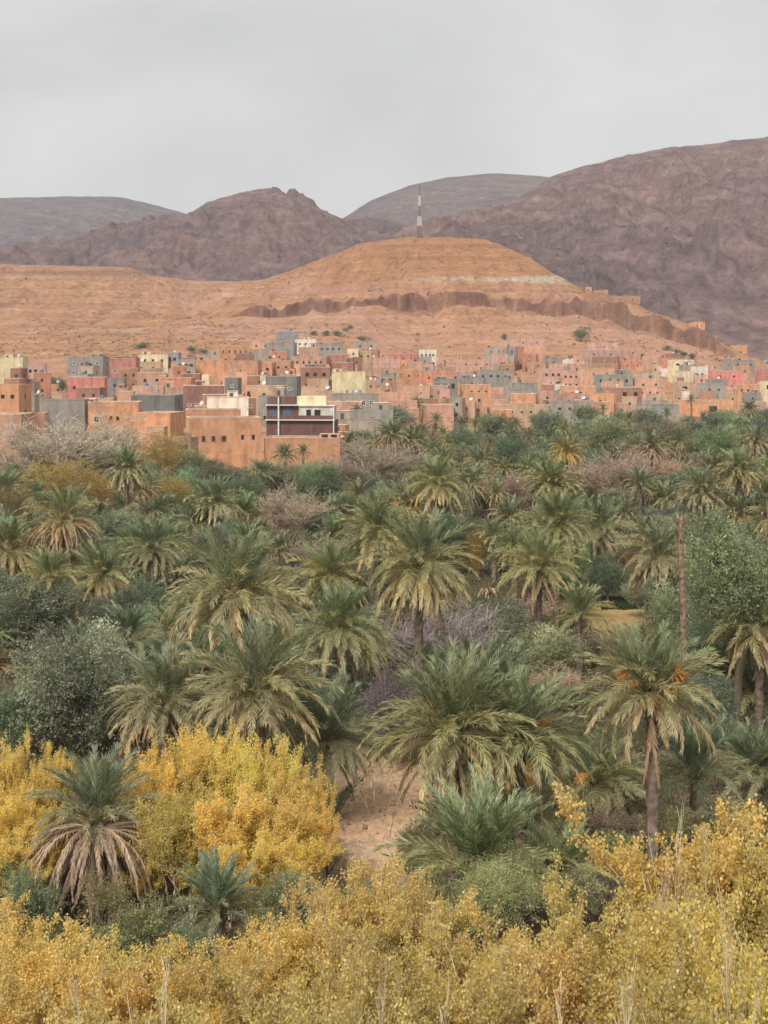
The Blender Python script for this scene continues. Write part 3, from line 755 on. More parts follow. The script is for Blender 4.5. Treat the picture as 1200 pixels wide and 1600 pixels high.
house(625, 674, 604, 'salmon', d=545, rows=((2, .8, .8, W),), rz=R(-4), label="salmon house behind the palms right of the garage house")
house(659, 709, 633, 'salmon', d=515, rows=(), rz=R(3), label="plain salmon wall house standing tall at the grove's edge")
house(705, 721, 621, 'grey', d=520, rows=((1, .8, 1, O), (1, .8, 1, O)), rz=R(0), label="narrow grey tower house beside the plain salmon wall house")
house(721, 768, 602, 'orange', d=570, rows=((3, .7, .7, O),), label="orange house right of the three wide dark openings")
house(714, 772, 562, 'pink', d=780, rows=((3, .7, .7, O),), rz=R(2), label="long pale pink house below the slope, centre right")
house(700, 746, 581, 'pink', d=660, rows=((2, .8, .8, O),), label="pink house with two openings right of the red-orange house")
house(746, 802, 579, 'grey', d=670, rows=((4, 1.0, .8, O),), rz=R(-3), label="grey house with four dark openings, centre right")
house(783, 806, 532, 'pink', d=900, rows=((1, .8, 1, O),), label="pink hut at the left end of the upper pink cluster")
house(802, 852, 529, 'pink', d=915, rows=((2, .8, .8, O),), rz=R(3), label="wide pink house highest on the slope, centre right")
house(820, 850, 541, 'salmon', d=880, rows=((1, 3, 1.6, O, .6),), rz=R(-3), label="salmon house with a square doorway arch in the upper pink cluster")
house(758, 790, 543, 'greytan', d=870, rows=((2, .7, .7, O),), label="small grey-tan house left of the upper pink cluster")
house(800, 842, 599, 'grey', d=580, rows=(), rz=R(-4), label="plain grey block house in the middle right")
house(848, 866, 601, 'brick', d=575, rows=(), label="narrow brown-red house right of the plain grey block")
house(845, 880, 577, 'pink', d=680, rows=((3, .9, 1, O), (3, .9, 1, O)), rz=R(5), label="pink house with two rows of dark windows")
house(878, 908, 580, 'salmon', d=670, rows=((3, .8, .8, O), (3, .8, .8, O)), rz=R(-4), label="salmon house right of the pink two-row house")
house(897, 908, 556, 'salmon', d=720, rows=((1, .6, .8, O),), rz=R(4), dep=3.2, label="slender salmon minaret tower among pink houses", name="minaret")
house(911, 960, 576, 'salmon', d=690, rows=((2, .7, .7, O),), label="large salmon house above the grey arched building")
house(910, 972, 547, 'pink', d=860, rows=((2, .8, .8, O),), rz=R(2), label="long pink terrace house under the dark bush")
house(922, 966, 536, 'pink', d=905, rows=((3, .6, .6, O),), rz=R(2), label="upper pink storey house nearest the dark bush")
house(960, 1003, 545, 'salmon', d=870, rows=((2, .7, .7, O),), rz=R(-4), label="salmon house at the right end of the pink terrace")
house(930, 992, 586, 'grey', d=640, rows=((4, .9, 1.1, O), (4, .9, 1.1, O)), rz=R(-4), label="grey building with two rows of dark windows, right side", room=(.55, .95, 1.8, 'grey'))
house(880, 931, 604, 'orange', d=575, rows=((1, .8, .8, O),), label="orange house below the salmon minaret tower")
house(798, 842, 616, 'orange', d=548, rows=(), label="low plain orange house in front of the plain grey block")
house(770, 858, 633, 'tan', d=535, rows=((5, .7, .6, O),), rz=R(2), dep=5, label="long tan house with cream roof edge at the grove")
house(770, 801, 641, 'orange', d=528, rows=((1, .8, .8, O, .4),), rz=R(-3), label="small orange house left end of the long tan house")
house(858, 920, 628, 'grey', d=548, rows=((3, .9, .8, O),), rz=R(4), label="low grey house behind treetops, right of the long tan house")
house(918, 962, 616, 'orange', d=562, rows=((1, .7, .7, O),), label="plain orange-yellow house behind treetops, right side")
house(1000, 1062, 633, 'grey', d=572, rows=((1, .8, .8, W),), rz=R(5), label="low grey concrete house with one white window before the garage house")
house(1060, 1146, 626, 'orange', d=585, rows=((1, 2.6, 1.9, O, .6, .45, .8),), rz=R(3), dep=8, label="orange house with one wide dark opening, right")
house(958, 1004, 606, 'brown', d=590, rows=((2, 1.4, 1.3, O),), label="brown house with two wide dark openings, right")
house(990, 1036, 592, 'salmon', d=640, rows=((2, .8, .8, O),), label="salmon house behind the brown house, right")
house(1004, 1030, 557, 'salmon', d=800, rows=(), rz=R(-6), label="plain brick-coloured house at the foot of the dark cliff")
house(1048, 1084, 562, 'cream', d=780, rows=((2, 1.6, .9, O),), label="cream house with a shaded terrace, right")
house(1056, 1082, 580, 'cream', d=720, rows=(), label="low cream house below the shaded-terrace house")
house(1082, 1106, 573, 'white', d=730, rows=((1, 2.0, .9, 'blue', .6),), rz=R(0), label="small white-fronted house with a wide window, right")
house(1112, 1162, 580, 'hotpink', d=720, rows=((2, .8, .8, O),), label="hot-pink roofed house near the right edge")
house(1138, 1182, 563, 'grey', d=800, rows=((3, .9, .9, O),), label="grey house below the small adobe ruin, right")
house(1056, 1082, 597, 'tan', d=660, rows=((1, 1.8, .9, O),), label="tan house with one wide opening, right")
house(1096, 1134, 600, 'grey', d=650, rows=((2, .8, .8, O),), label="grey house under the hot-pink roofed house")
house(1152, 1192, 601, 'orange', d=650, rows=((3, .7, .8, O),), label="orange house near the right edge of the village")
house(1186, 1230, 576, 'hotpink', d=760, rows=((2, .8, .8, O),), label="hot-pink house cut by the right edge")
house(1188, 1230, 596, 'cream', d=660, rows=((2, .8, 1.6, O),), label="cream house cut by the right edge")
# ruins on the ridge
house(915, 926, 449, 'salmon', d=1195, rows=((1, .8, 1.2, O),), dep=5, ruin=True, cope=False, name="ruined_tower", label="small square ruined tower on the ridge", group="ruins on the ridge")
house(927, 951, 455, 'adobe', d=1190, rows=((2, 1, 1, O),), dep=6, ruin=True, cope=False, name="ruined_house", label="low ruined house right of the ridge tower", group="ruins on the ridge")
house(956, 1001, 465, 'adobe', d=1150, rows=((2, .9, .9, O),), dep=6, ruin=True, cope=False, name="ruined_house", label="long ruined wall house stepping down the ridge", group="ruins on the ridge")
house(1077, 1102, 504, 'orange', d=1085, rows=((2, .8, .9, O),), dep=9, rz=R(18), ruin=True, cope=False, name="ruined_fort", label="orange ruined fort standing against the dark mountain", group="ruins on the ridge")
house(1142, 1168, 541, 'orange', d=1075, rows=(), dep=7, ruin=True, cope=False, name="ruined_house", label="small adobe ruin at the ridge's right foot", group="ruins on the ridge")

def overlap(a, b):
    w = min(a[1], b[1]) - max(a[0], b[0]); h = min(a[3], b[3]) - max(a[2], b[2])
    return max(w, 0) * max(h, 0)
HAND = [(a, b_, c, c + (min(e - c, 60) if dd < 360 else min(e - c, 19 if dd < 560 else 14)), dd) for a, b_, c, e, dd in HOUSES]
FILL = []
PAL_L = ['orange', 'adobe', 'salmon', 'grey', 'tan', 'dust', 'brick', 'redorange', 'greytan', 'brown', 'pink', 'cream', 'dust', 'adobe']
PAL_R = ['pink', 'salmon', 'adobe', 'dust', 'salmon', 'pink', 'tan', 'grey', 'greytan', 'redorange', 'brown', 'pinkwhite', 'dust', 'adobe']
def try_fill(r, hm, c, dep=None, force=False):
    area = (r[1] - r[0]) * (r[3] - r[2]); d = r[4]
    for hh in HAND:
        ov = overlap(r, hh)
        if hh[4] > d and ov > 0.25 * (hh[1] - hh[0]) * (hh[3] - hh[2]): return None
        if -1 < hh[4] - d < 8 and min(r[1], hh[1]) > max(r[0], hh[0]): return None
        if -8 < hh[4] - d <= -1 and min(r[1], hh[1]) > max(r[0], hh[0]) and not force: return None
        if hh[4] < d and ov > 0.9 * area: return None
    if any(abs(f[4] - d) < 7 and min(r[1], f[1]) - max(r[0], f[0]) > -1 for f in FILL): return None
    FILL.append(r)
    wm = (r[1] - r[0]) * d / F; n = max(1, int(wm / 3.0))
    rows = [(rnd.randint(1, n), .7, .8, rnd.choice([O, O, B, W]))] if rnd.random() < .75 else []
    if hm > 5 and rows: rows.append((n, .7, .8, rows[0][3]))
    inf = house(r[0], r[1], r[2], c, d=d, dep=dep, rows=tuple(rows), cope=rnd.random() < .75, door=rnd.random() < .4,
                room=(rnd.choice([(.05, .35), (.6, .95), (.3, .7)]) + (rnd.uniform(.8, 1.9), c)) if rnd.random() < .35 else None, dish=rnd.random() < .2,
                ruin=rnd.random() < .12, batter=rnd.uniform(0, .3) if c in ('adobe', 'orange', 'brown', 'dust') else 0)
    HL.append(inf); return inf
for (a, b_, c_, e_, dd) in list(HOUSES):
    if dd < 430 or dd > 1000: continue
    top, d = c_, dd; px = (a + b_) / 2
    for k_ in range(4):
        d = d - rnd.uniform(8.5, 15); 
        if d < float(np.interp(px, KX, DB)) + 4: break
        top = top + rnd.uniform(9, 15) * (1 if dd > 560 else 1.3)
        pc = px + rnd.uniform(-.35, .35) * (b_ - a); wp = rnd.uniform(.45, 1.0) * max(b_ - a, 26)
        zg = gz(pxy(pc, d), d); hm = pz(top, d) - zg
        if hm < 2.5: break
        try_fill((pc - wp / 2, pc + wp / 2, top, HY + F * (CAM_Z - zg) / d, d), min(hm, 7), rnd.choice(PAL_R if pc > 640 else PAL_L), dep=rnd.uniform(5, 7.5), force=True)
tries = 0
while len(FILL) < 298 and tries < 12000:
    tries += 1
    px = rnd.uniform(-20, 1220)
    db = float(np.interp(px, KX, DB)); dt = float(np.interp(px, KX, DT))
    d = db + 10 + (dt - 25 - db) * rnd.random() ** 0.8
    wm = rnd.uniform(4.5, 13); hm = rnd.choice([2.7, 3.0, 3.2, 3.4, 3.8, 4.2, 5.6, 6.2])
    wp = wm * F / d
    x = pxy(px, d); zg = gz(x, d)
    yt = HY + F * (CAM_Z - zg - hm) / d; yb = HY + F * (CAM_Z - zg) / d
    try_fill((px - wp / 2, px + wp / 2, yt, yb, d), hm, rnd.choice(PAL_R if px > 640 else PAL_L))

COLNAME = dict(orange="orange", adobe="mud-brown", dust="dusty tan", brown="brown", mud="mud grey", salmon="salmon", pink="pink", tan="tan", cream="cream",
               grey="grey", greytan="grey-tan", brick="brick-brown", redorange="red-orange", pinkwhite="whitish pink", darkgrey="dark-grey")
AUTO = []     # (root, look, px, py, category, group)
for inf in HL:
    st = "two-storey" if inf['h'] > 5 else "low"
    AUTO.append((inf['root'], f"{st} {COLNAME[inf['color']]} house", inf['x'], inf['y'], "house", "houses of the hillside village"))

# satellite dishes standing on a few flat roofs
def dish_mesh():
    segs = []
    V, Fc = [], []
    n, rings = 12, 3
    for i in range(rings + 1):
        r = 0.55 * i / rings
        for k in range(n): a = 2 * math.pi * k / n; V.append((r * math.cos(a), -0.55 * r * r, r * math.sin(a)))
    for i in range(rings):
        for k in range(n): Fc.append((i * n + k, i * n + (k + 1) % n, (i + 1) * n + (k + 1) % n, (i + 1) * n + k))
    return np_mesh("bowl", np.array(V), Fc, M_RAIL, smooth=True)
def bar_mesh(nm, segs, m, sides=6):
    v, f = tubes(segs, sides); return np_mesh(nm, v, f, m)
DM = dish_mesh(); DP = bar_mesh("post", [(0, 0, 0, 0, 0, 1.1, .04, .04)], M_IRON); DA = bar_mesh("feed_arm", [(0, 0, -.5, 0, -.75, .05, .02, .02), (0, -.72, .03, 0, -.8, .07, .05, .05)], M_IRON)
for inf in DISH:
    o = empty("satellite_dish", (0, 0, 0), 0)
    lx = inf['L'] * rnd.uniform(-.3, .3); ly = 0.9
    c, s = math.cos(inf['rz']), math.sin(inf['rz'])
    o.location = (inf['cx'] + lx * c - ly * s, inf['d'] + lx * s + ly * c, inf['zg'] + inf['h'] - 0.55)
    o.rotation_euler = (0, 0, R(rnd.uniform(-40, 10)))
    bw = link("bowl", DM, o, (0, 0, 1.35), (R(-25), 0, 0)); link("feed_arm", DA, bw); link("post", DP, o)
    AUTO.append((o, f"small white satellite dish on a {COLNAME[inf['color']]} roof", inf['x'], inf['y'], "satellite dish", "satellite dishes on roofs"))

def tank_mesh():
    V = []; n = 14; prof = [(.0, 1.25), (.22, 1.25), (.25, 1.12), (.5, 1.0), (.53, .7), (.5, .66), (.53, .3), (.5, .26), (.5, .05), (0, .05)]
    for r, z in prof:
        for k in range(n): a = 2 * math.pi * k / n; V.append((r * math.cos(a), r * math.sin(a), z))
    Fc = [(i * n + k, i * n + (k + 1) % n, (i + 1) * n + (k + 1) % n, (i + 1) * n + k) for i in range(len(prof) - 1) for k in range(n)]
    return np.array(V), Fc
_tv, _tf = tank_mesh()
TMS = [np_mesh("tank", _tv, _tf, plain_mat("tank_" + nm, c), smooth=True) for nm, c in (("white", (.7, .7, .68)), ("blue", (.12, .22, .42)), ("black", (.05, .05, .05)))]
_b = MB()
for sx_ in (-.4, .3):
    for sy_ in (-.4, .3): _b.box(sx_, sx_ + .1, sy_, sy_ + .1, 0, .3)
_b.box(-.5, .5, -.5, .5, .302, .345); TST = _b.mesh("stand", M_IRON)
for (root, L, dep, hr, d, pc, yt, color) in TANK:
    k_ = rnd.randint(0, 2); lx, ly = L * rnd.uniform(-.3, .3), dep * rnd.uniform(.12, .3)
    c, s_ = math.cos(root.rotation_euler[2]), math.sin(root.rotation_euler[2])
    o = empty("water_tank", (root.location[0] + lx * c - ly * s_, root.location[1] + lx * s_ + ly * c, root.location[2] + hr), 0)
    link("tank", TMS[k_], o, (0, 0, .3)); link("stand", TST, o)
    AUTO.append((o, f"small {('white', 'blue', 'black')[k_]} water tank on a {COLNAME.get(color, 'village')} roof", pc, yt, "water tank", "rooftop water tanks"))

# ------------------------------------------------------------------ lattice mast on the summit
M_MRED = plain_mat("mast_red", (0.24, 0.12, 0.11), 0.6); M_MWHITE = plain_mat("mast_white", (0.62, 0.59, 0.58), 0.6)
md = 1345.0; mx = pxy(655.5, md); mzg = gz(mx, md)
mast = empty("radio_mast", (mx, md, mzg)); tag(mast, "red and white lattice radio mast on the hill's summit", "mast")
k = md / F
lv = [(370, 353.5, 9.5, 9.0, M_MRED, .10), (353.5, 338.5, 9.0, 7.0, M_MWHITE, .30), (338.5, 322, 4.2, 3.6, M_MRED, .13), (322, 306, 4.4, 2.8, M_MWHITE, .30), (306, 290, 1.6, .8, M_MRED, .13)]
for y0, y1, w0, w1, m, th in lv:
    z0, z1 = pz(y0, md) - mzg, pz(y1, md) - mzg
    if y0 == 370: z0 = -1.0
    z1 -= 0.01
    sg = []; nb = 5
    for q in range(4):
        a = q * math.pi / 2 + .7; a2 = a + math.pi / 2
        def pt(aa, t): 
            r = (w0 + (w1 - w0) * t) * k * 0.5; return (r * math.cos(aa), r * math.sin(aa), z0 + (z1 - z0) * t)
        sg.append((*pt(a, 0), *pt(a, 1), th, th))
        for i in range(nb):
            t0, t1 = i / nb, (i + 1) / nb
            sg.append((*pt(a, t0), *pt(a2, t1), th * .7, th * .7)); sg.append((*pt(a2, t0), *pt(a, t1), th * .7, th * .7))
            sg.append((*pt(a, t1), *pt(a2, t1), th * .7, th * .7))
    link("lattice_section", bar_mesh("lattice_section", sg, m, 4), mast)
link("antenna_rod", bar_mesh("antenna_rod", [(0, 0, pz(290, md) - mzg, 0, 0, pz(286, md) - mzg, .08, .05)], M_MRED, 5), mast)
# ------------------------------------------------------------------ plants: shared meshes
def unit(v): return v / (np.linalg.norm(v, axis=-1, keepdims=True) + 1e-9)

def leaf_quads(P, A, L, Wd, g, cup=0.0):
    """diamond leaves at P along A"""
    n = len(P); A = unit(A)
    S = unit(np.cross(A, g.normal(size=(n, 3))))
    L = L[:, None]; Wd = Wd[:, None]
    V = np.stack([P, P + A * L * .5 + S * Wd, P + A * L, P + A * L * .5 - S * Wd], 1).reshape(-1, 3)
    i = np.arange(n)[:, None] * 4
    return V, i + np.array([[0, 1, 2, 3]])

def cvar(g, n, stops, sd=0.12):
    """leaf colours picked along a list of colours, with spread"""
    stops = np.array(stops); t = g.random(n) * (len(stops) - 1); i = np.minimum(t.astype(int), len(stops) - 2)
    f = (t - i)[:, None]
    c = stops[i] * (1 - f) + stops[i + 1] * f
    return np.clip(c * (1 + sd * g.normal(size=(n, 1))), 0.01, 1)

def lobed_crown(name, seed, n_lobe, n_leaf, ll, lw, stops, rx=1.0, rz=0.8, z0=0.88, mound=False):
    """crown about 2 wide: lobes of leaf sprays with gaps; unit radius"""
    g = np.random.default_rng(seed)
    a = g.random(n_lobe) * 2 * math.pi; u = g.random(n_lobe) * 1.95 - 0.97
    rr = g.random(n_lobe) ** 0.5 * g.uniform(.62, .95, n_lobe)
    s = np.sqrt(np.maximum(1 - u * u, 0))
    C = np.stack([rr * s * np.cos(a) * rx, rr * s * np.sin(a) * rx, z0 + rr * u * rz], 1)
    Rl = g.uniform(0.13, 0.40, n_lobe)
    if mound: C[:, 2] = np.abs(C[:, 2] - z0 * 0.6)
    nsp = n_leaf // 9
    li = g.choice(n_lobe, nsp, p=Rl ** 2 / (Rl ** 2).sum())
    dv = unit(g.normal(size=(nsp, 3)) + np.array([0, 0, 0.25]))
    ns = np.sin(dv[:, 0] * 7 + li) * np.sin(dv[:, 1] * 7 + 2 * li) * np.sin(dv[:, 2] * 6)
    rad = Rl[li] * (0.72 + 0.3 * g.random(nsp) + 0.5 * ns)
    Pp = C[li] + dv * rad[:, None]
    # sprays
    K = 9
    ax = unit(dv * 0.8 + 0.55 * g.normal(size=(nsp, 3)) + np.array([0, 0, 0.35]))
    t = np.linspace(0, 1, K)[None, :, None]
    sl = (0.09 + 0.09 * g.random(nsp))[:, None, None]
    P = (Pp[:, None] + ax[:, None] * t * sl + 0.022 * g.normal(size=(nsp, K, 3))).reshape(-1, 3)
    A = (ax[:, None] * 0.9 + 0.75 * g.normal(size=(nsp, K, 3))).reshape(-1, 3)
    n = len(P)
    V, Fc = leaf_quads(P, A, ll * g.uniform(.7, 1.3, n), lw * g.uniform(.7, 1.3, n), g)
    c = cvar(g, nsp, stops) * (1 + .22 * g.normal(size=n_lobe))[li][:, None]
    c = np.repeat(np.repeat(c, K, 0) * (1 + 0.1 * g.normal(size=(n, 1))), 4, 0)
    return np_mesh(name, V, Fc, M_LEAF, np.clip(c, .01, 1))

def grow(seed, levels, up=0.3, len0=1.0, r0=0.05, spread=0.8, shrink=0.62, trunk=0.3, wob=0.12, d0=(0, 0, 1)):
    """branch skeleton -> segments (p0 p1 r0 r1 level), twig list"""
    g = np.random.default_rng(seed); segs, twigs = [], []
    def br(p, d, L, r, lv):
        n = 3 if lv < len(levels) else 2
        q = p
        for i in range(n):
            d = d + wob * g.normal(size=3) + np.array([0, 0, up * 0.12]); d /= np.linalg.norm(d)
            q2 = q + d * L / n; r2 = r * (1 - 0.45 * (i + 1) / n)
            segs.append((*q, *q2, max(r * (1 - 0.45 * i / n), .0), max(r2, .0), lv)); 
            if lv < len(levels):
                k = levels[lv] / n
                m = int(k) + (g.random() < k - int(k))
                for _ in range(m):
                    if lv == 0 and i == 0 and trunk > 0.25: continue
                    s = g.normal(size=3); s -= d * s.dot(d); s /= np.linalg.norm(s) + 1e-9
                    dd = d * (1 - spread * 0.45) + s * spread + np.array([0, 0, up]); dd /= np.linalg.norm(dd)
                    tt = g.random()
                    br(q + (q2 - q) * tt, dd, L * shrink * g.uniform(.7, 1.2), r2 * 0.62, lv + 1)
            else:
                twigs.append((q, q2))
            q = q2
    br(np.zeros(3), np.array(d0, float), len0, r0, 0)
    return np.array(segs), twigs

def poplar(seed, stops, nleaf=23, ls=0.115):
    """many-stemmed yellow poplar, about 5 m wide and 9 m tall"""
    g = np.random.default_rng(seed)
    S, T = [], []
    for k in range(5):
        a = 2 * math.pi * k / 5 + g.random(); til = g.uniform(.05, .34)
        s, t = grow(seed * 10 + k, [10, 7, 5], up=0.42, len0=g.uniform(.62, .82), r0=.013, spread=.62, shrink=.42, wob=.10,
                    d0=(til * math.cos(a), til * math.sin(a), 1))
        S.append(s); T += t
    S = np.concatenate(S)
    P0 = np.array([t[0] for t in T]); P1 = np.array([t[1] for t in T])
    fit = np.array([5.0 / (2 * np.percentile(np.abs(P1[:, :2]), 93)), 0, 9.0 / np.percentile(P1[:, 2], 99.95)]); fit[1] = fit[0]
    P0 *= fit; P1 *= fit; S[:, :3] *= fit; S[:, 3:6] *= fit; S[:, 6:8] *= 7
    K = nleaf
    t = g.random((len(P0), K, 1))
    P = (P0[:, None] * (1 - t) + P1[:, None] * t + 0.12 * g.normal(size=(len(P0), K, 3))).reshape(-1, 3)
    keep = fbm(P[:, 0] * .9 + seed, P[:, 2] * .8 + P[:, 1] * .8, 3) + 0.25 * g.normal(size=len(P)) > -0.42
    P = P[keep]; n = len(P)
    A = unit(g.normal(size=(n, 3)) + np.array([0, 0, -0.25]))
    V, Fc = leaf_quads(P, A, ls * g.uniform(.7, 1.35, n), ls * .42 * g.uniform(.8, 1.3, n), g)
    c = cvar(g, n, stops, 0.16)
    # whole boughs turn at different times
    m = smooth(fbm(P[:, 0] * .7 + 3, P[:, 2] * .5 + P[:, 1] * .7, 3) * 1.7 + 0.3)[:, None]
    c = c * (1 - 0.4 * m) + 0.4 * m * np.array([[0.68, 0.53, 0.15]])
    crown = np_mesh("crown", V, Fc, M_LEAF, np.repeat(c, 4, 0))
    tv, tf = tubes(np.concatenate([S[:, :6], np.maximum(S[:, 6:8], .009)], 1), 4)
    trunk = np_mesh("trunk", tv, tf, M_BARK, np.zeros((len(tv), 3)) + np.array([0.58, 0.50, 0.40]))
    return trunk, crown

def bare(seed, col, levels=(10, 9, 9), up=.35, spread=.75, rt=.0026, stems=5, til0=.5, shrink=.52):
    g = np.random.default_rng(seed); S = []
    for k in range(stems):
        a = 2 * math.pi * k / stems + g.random(); til = g.uniform(.1, til0)
        s, _ = grow(seed * 7 + k, list(levels), up=up, len0=g.uniform(.5, .75), r0=.018, spread=spread, shrink=shrink, d0=(til * math.cos(a), til * math.sin(a), 1))
        S.append(s)
    S = np.concatenate(S); lv = S[:, 8]
    fw, fz = .5 / np.percentile(np.abs(S[:, 3:5]), 95), 1 / np.percentile(S[:, 5], 99.5)
    for q in (0, 3): S[:, q:q + 2] *= fw; S[:, q + 2] *= fz
    out = []
    cols = np.array(col)
    for nm, sel, sides in (("trunk", lv <= 1, 5), ("crown", lv > 1, 3)):
        s = S[sel]
        tv, tf = tubes(np.concatenate([s[:, :6], np.maximum(s[:, 6:8], rt)], 1), sides)
        c = np.repeat(cols[None] * (1 + .22 * g.normal(size=(len(s), 1))), sides * 2, 0)
        out.append(np_mesh(nm, tv, tf, M_BARK, np.clip(c, .02, 1)))
    return out

# ---- palm fronds, unit length along +Y from the origin
def frond(seed, a0, a1, n, width, ll=0.19, vee=28, col=(.12, .15, .07), tip=(.16, .17, .08), rach=(.26, .22, .10), hang=0.25, fold=1.0):
    g = np.random.default_rng(seed)
    S = 14
    s = np.linspace(0, 1, S + 1); ang = np.radians(a0 + (a1 - a0) * s ** 1.25); bend = g.normal() * 0.10
    dy, dz, dx = np.cos(ang), np.sin(ang), bend * s
    T = unit(np.stack([dx, dy, dz], 1))
    P = np.concatenate([[np.zeros(3)], np.cumsum(T[:-1] / S, 0)])
    V, Fc, C = [], [], []
    # rachis: a three-sided tapering rod
    for i in range(S):
        pass
    r = 0.0105 * (1 - s * 0.85)
    X = np.array([1., 0, 0]); N = unit(np.cross(X[None] + 0 * T, T) * -1)
    ring = []
    for i in range(S + 1):
        nrm = np.cross(T[i], X); nrm /= np.linalg.norm(nrm)
        for k in range(3):
            a = 2 * math.pi * k / 3 + .5
            ring.append(P[i] + r[i] * (X * math.cos(a) * (1.8 if s[i] < .15 else 1) + nrm * math.sin(a)))
            C.append(rach)
    V += ring
    for i in range(S):
        for k in range(3):
            k2 = (k + 1) % 3; Fc.append((i * 3 + k, i * 3 + k2, (i + 1) * 3 + k2, (i + 1) * 3 + k))
    for side in (-1, 1):
        for j in range(n):
            q = 0.13 + 0.87 * (j + g.random() * .6) / n
            q = min(q, 0.998)
            p = np.array([np.interp(q, s, P[:, m]) for m in range(3)])
            t = unit(np.array([np.interp(q, s, T[:, m]) for m in range(3)]))
            nrm = np.cross(X, t); nrm /= np.linalg.norm(nrm)
            fw = math.radians(52 - 32 * q + g.normal() * 9)
            prof = min(q / .32, 1) ** .7 * (1 - .45 * max(q - .5, 0) / .5)
            L = ll * prof * g.uniform(.7, 1.25)
            v = math.radians(vee + g.normal() * 18)
            d = t * math.cos(fw) + (X * side * math.cos(v) + nrm * math.sin(v)) * math.sin(fw) * fold
            d /= np.linalg.norm(d)
            d2 = d + np.array([0, 0, -hang * g.uniform(.5, 1.5)]); d2 /= np.linalg.norm(d2)
            wv = np.cross(d, nrm + 0.6 * g.normal(size=3)); wv /= np.linalg.norm(wv) + 1e-9
            b = len(V); mid = p + d * L * .5; end = mid + d2 * L * .5
            V += [p, mid + wv * width, end, mid - wv * width]
            Fc.append((b, b + 1, b + 2, b + 3))
            f = g.random() * .7 + .3 * q; cc = (np.array(col) * (1 - f) + np.array(tip) * f) * (1 + .13 * g.normal())
            C += [cc] * 4
    return np_mesh("frond", np.array(V), Fc, M_FROND, np.clip(np.array(C), .01, 1))

GR = dict(col=(0.194, 0.231, 0.125), tip=(0.275, 0.294, 0.163), rach=(0.425, 0.362, 0.188))
OL = dict(col=(0.275, 0.275, 0.138), tip=(0.425, 0.362, 0.194), rach=(0.525, 0.425, 0.213))
TN = dict(col=(0.438, 0.344, 0.175), tip=(0.575, 0.444, 0.256), rach=(0.625, 0.463, 0.250))
DD = dict(col=(0.38, 0.235, 0.140), tip=(0.50, 0.340, 0.215), rach=(0.60, 0.42, 0.27))
YG = dict(col=(0.206, 0.250, 0.156), tip=(0.350, 0.369, 0.213), rach=(0.425, 0.425, 0.213))
FK = {'up': (86, 64, GR), 'high': (70, 28, GR), 'mid': (48, -30, OL), 'low': (22, -62, OL), 'droop': (-2, -82, TN), 'dead': (-42, -90, DD), 'skirt': (14, -94, DD), 'young': (74, 34, YG)}
FM = {}
for lod, (n, wdt) in {0: (78, .0050), 1: (36, .0108)}.items():
    for kk, (a0, a1, cc) in FK.items():
        kw = dict(cc)
        if kk == 'dead': kw.update(vee=-20, ll=.12, hang=.8, fold=.45)
        if kk == 'skirt': kw.update(vee=-15, ll=.10, hang=.9, fold=.4)
        if kk == 'droop': kw.update(vee=0, ll=.165, hang=.6, fold=.75)
        if kk == 'low': kw.update(vee=12, hang=.45)
        if kk == 'young': kw.update(vee=32, hang=.1, ll=.17)
        FM[lod, kk] = [frond(sum(map(ord, kk)) * 3 + v * 13 + lod, a0 + rnd.uniform(-6, 6), a1 + rnd.uniform(-9, 9), n, wdt, **kw) for v in range(3)]

def crown_mesh(seed, counts, green=True):
    """all fronds of a far palm in one crown mesh"""
    g = random.Random(seed); bvs, bfs, bcs = [], [], []; nv = 0
    for kk, c in counts.items():
        for i in range(c):
            me = g.choice(FM[1, kk]); nn = len(me.vertices)
            co = np.zeros(nn * 3, np.float32); me.vertices.foreach_get("co", co); co = co.reshape(-1, 3)
            cl = np.zeros(nn * 4, np.float32); me.attributes["Col"].data.foreach_get("color", cl); cl = cl.reshape(-1, 4)[:, :3]
            lp = np.zeros(len(me.loops), np.int32); me.loops.foreach_get("vertex_index", lp)
            a = 2 * math.pi * (i + g.random() * .8) / c; ca, sa = math.cos(a), math.sin(a); sc = g.uniform(.85, 1.1)
            M = np.array([[ca, -sa, 0], [sa, ca, 0], [0, 0, 1]])
            bvs.append((co * sc) @ M.T); bfs.append(lp.reshape(-1, 4) + nv); bcs.append(cl * g.uniform(.8, 1.2)); nv += nn
    return np_mesh("crown", np.concatenate(bvs), np.concatenate(bfs), M_FROND, np.concatenate(bcs))
CR = {'plain': [crown_mesh(s, dict(up=5, high=10, mid=12, low=14, droop=9)) for s in (1, 2, 3)],
      'skirt': [crown_mesh(s, dict(up=5, high=9, mid=10, low=10, droop=11, dead=16)) for s in (4, 5)],
      'young': [crown_mesh(s, dict(up=6, young=14, mid=10, low=6)) for s in (6, 7)]}

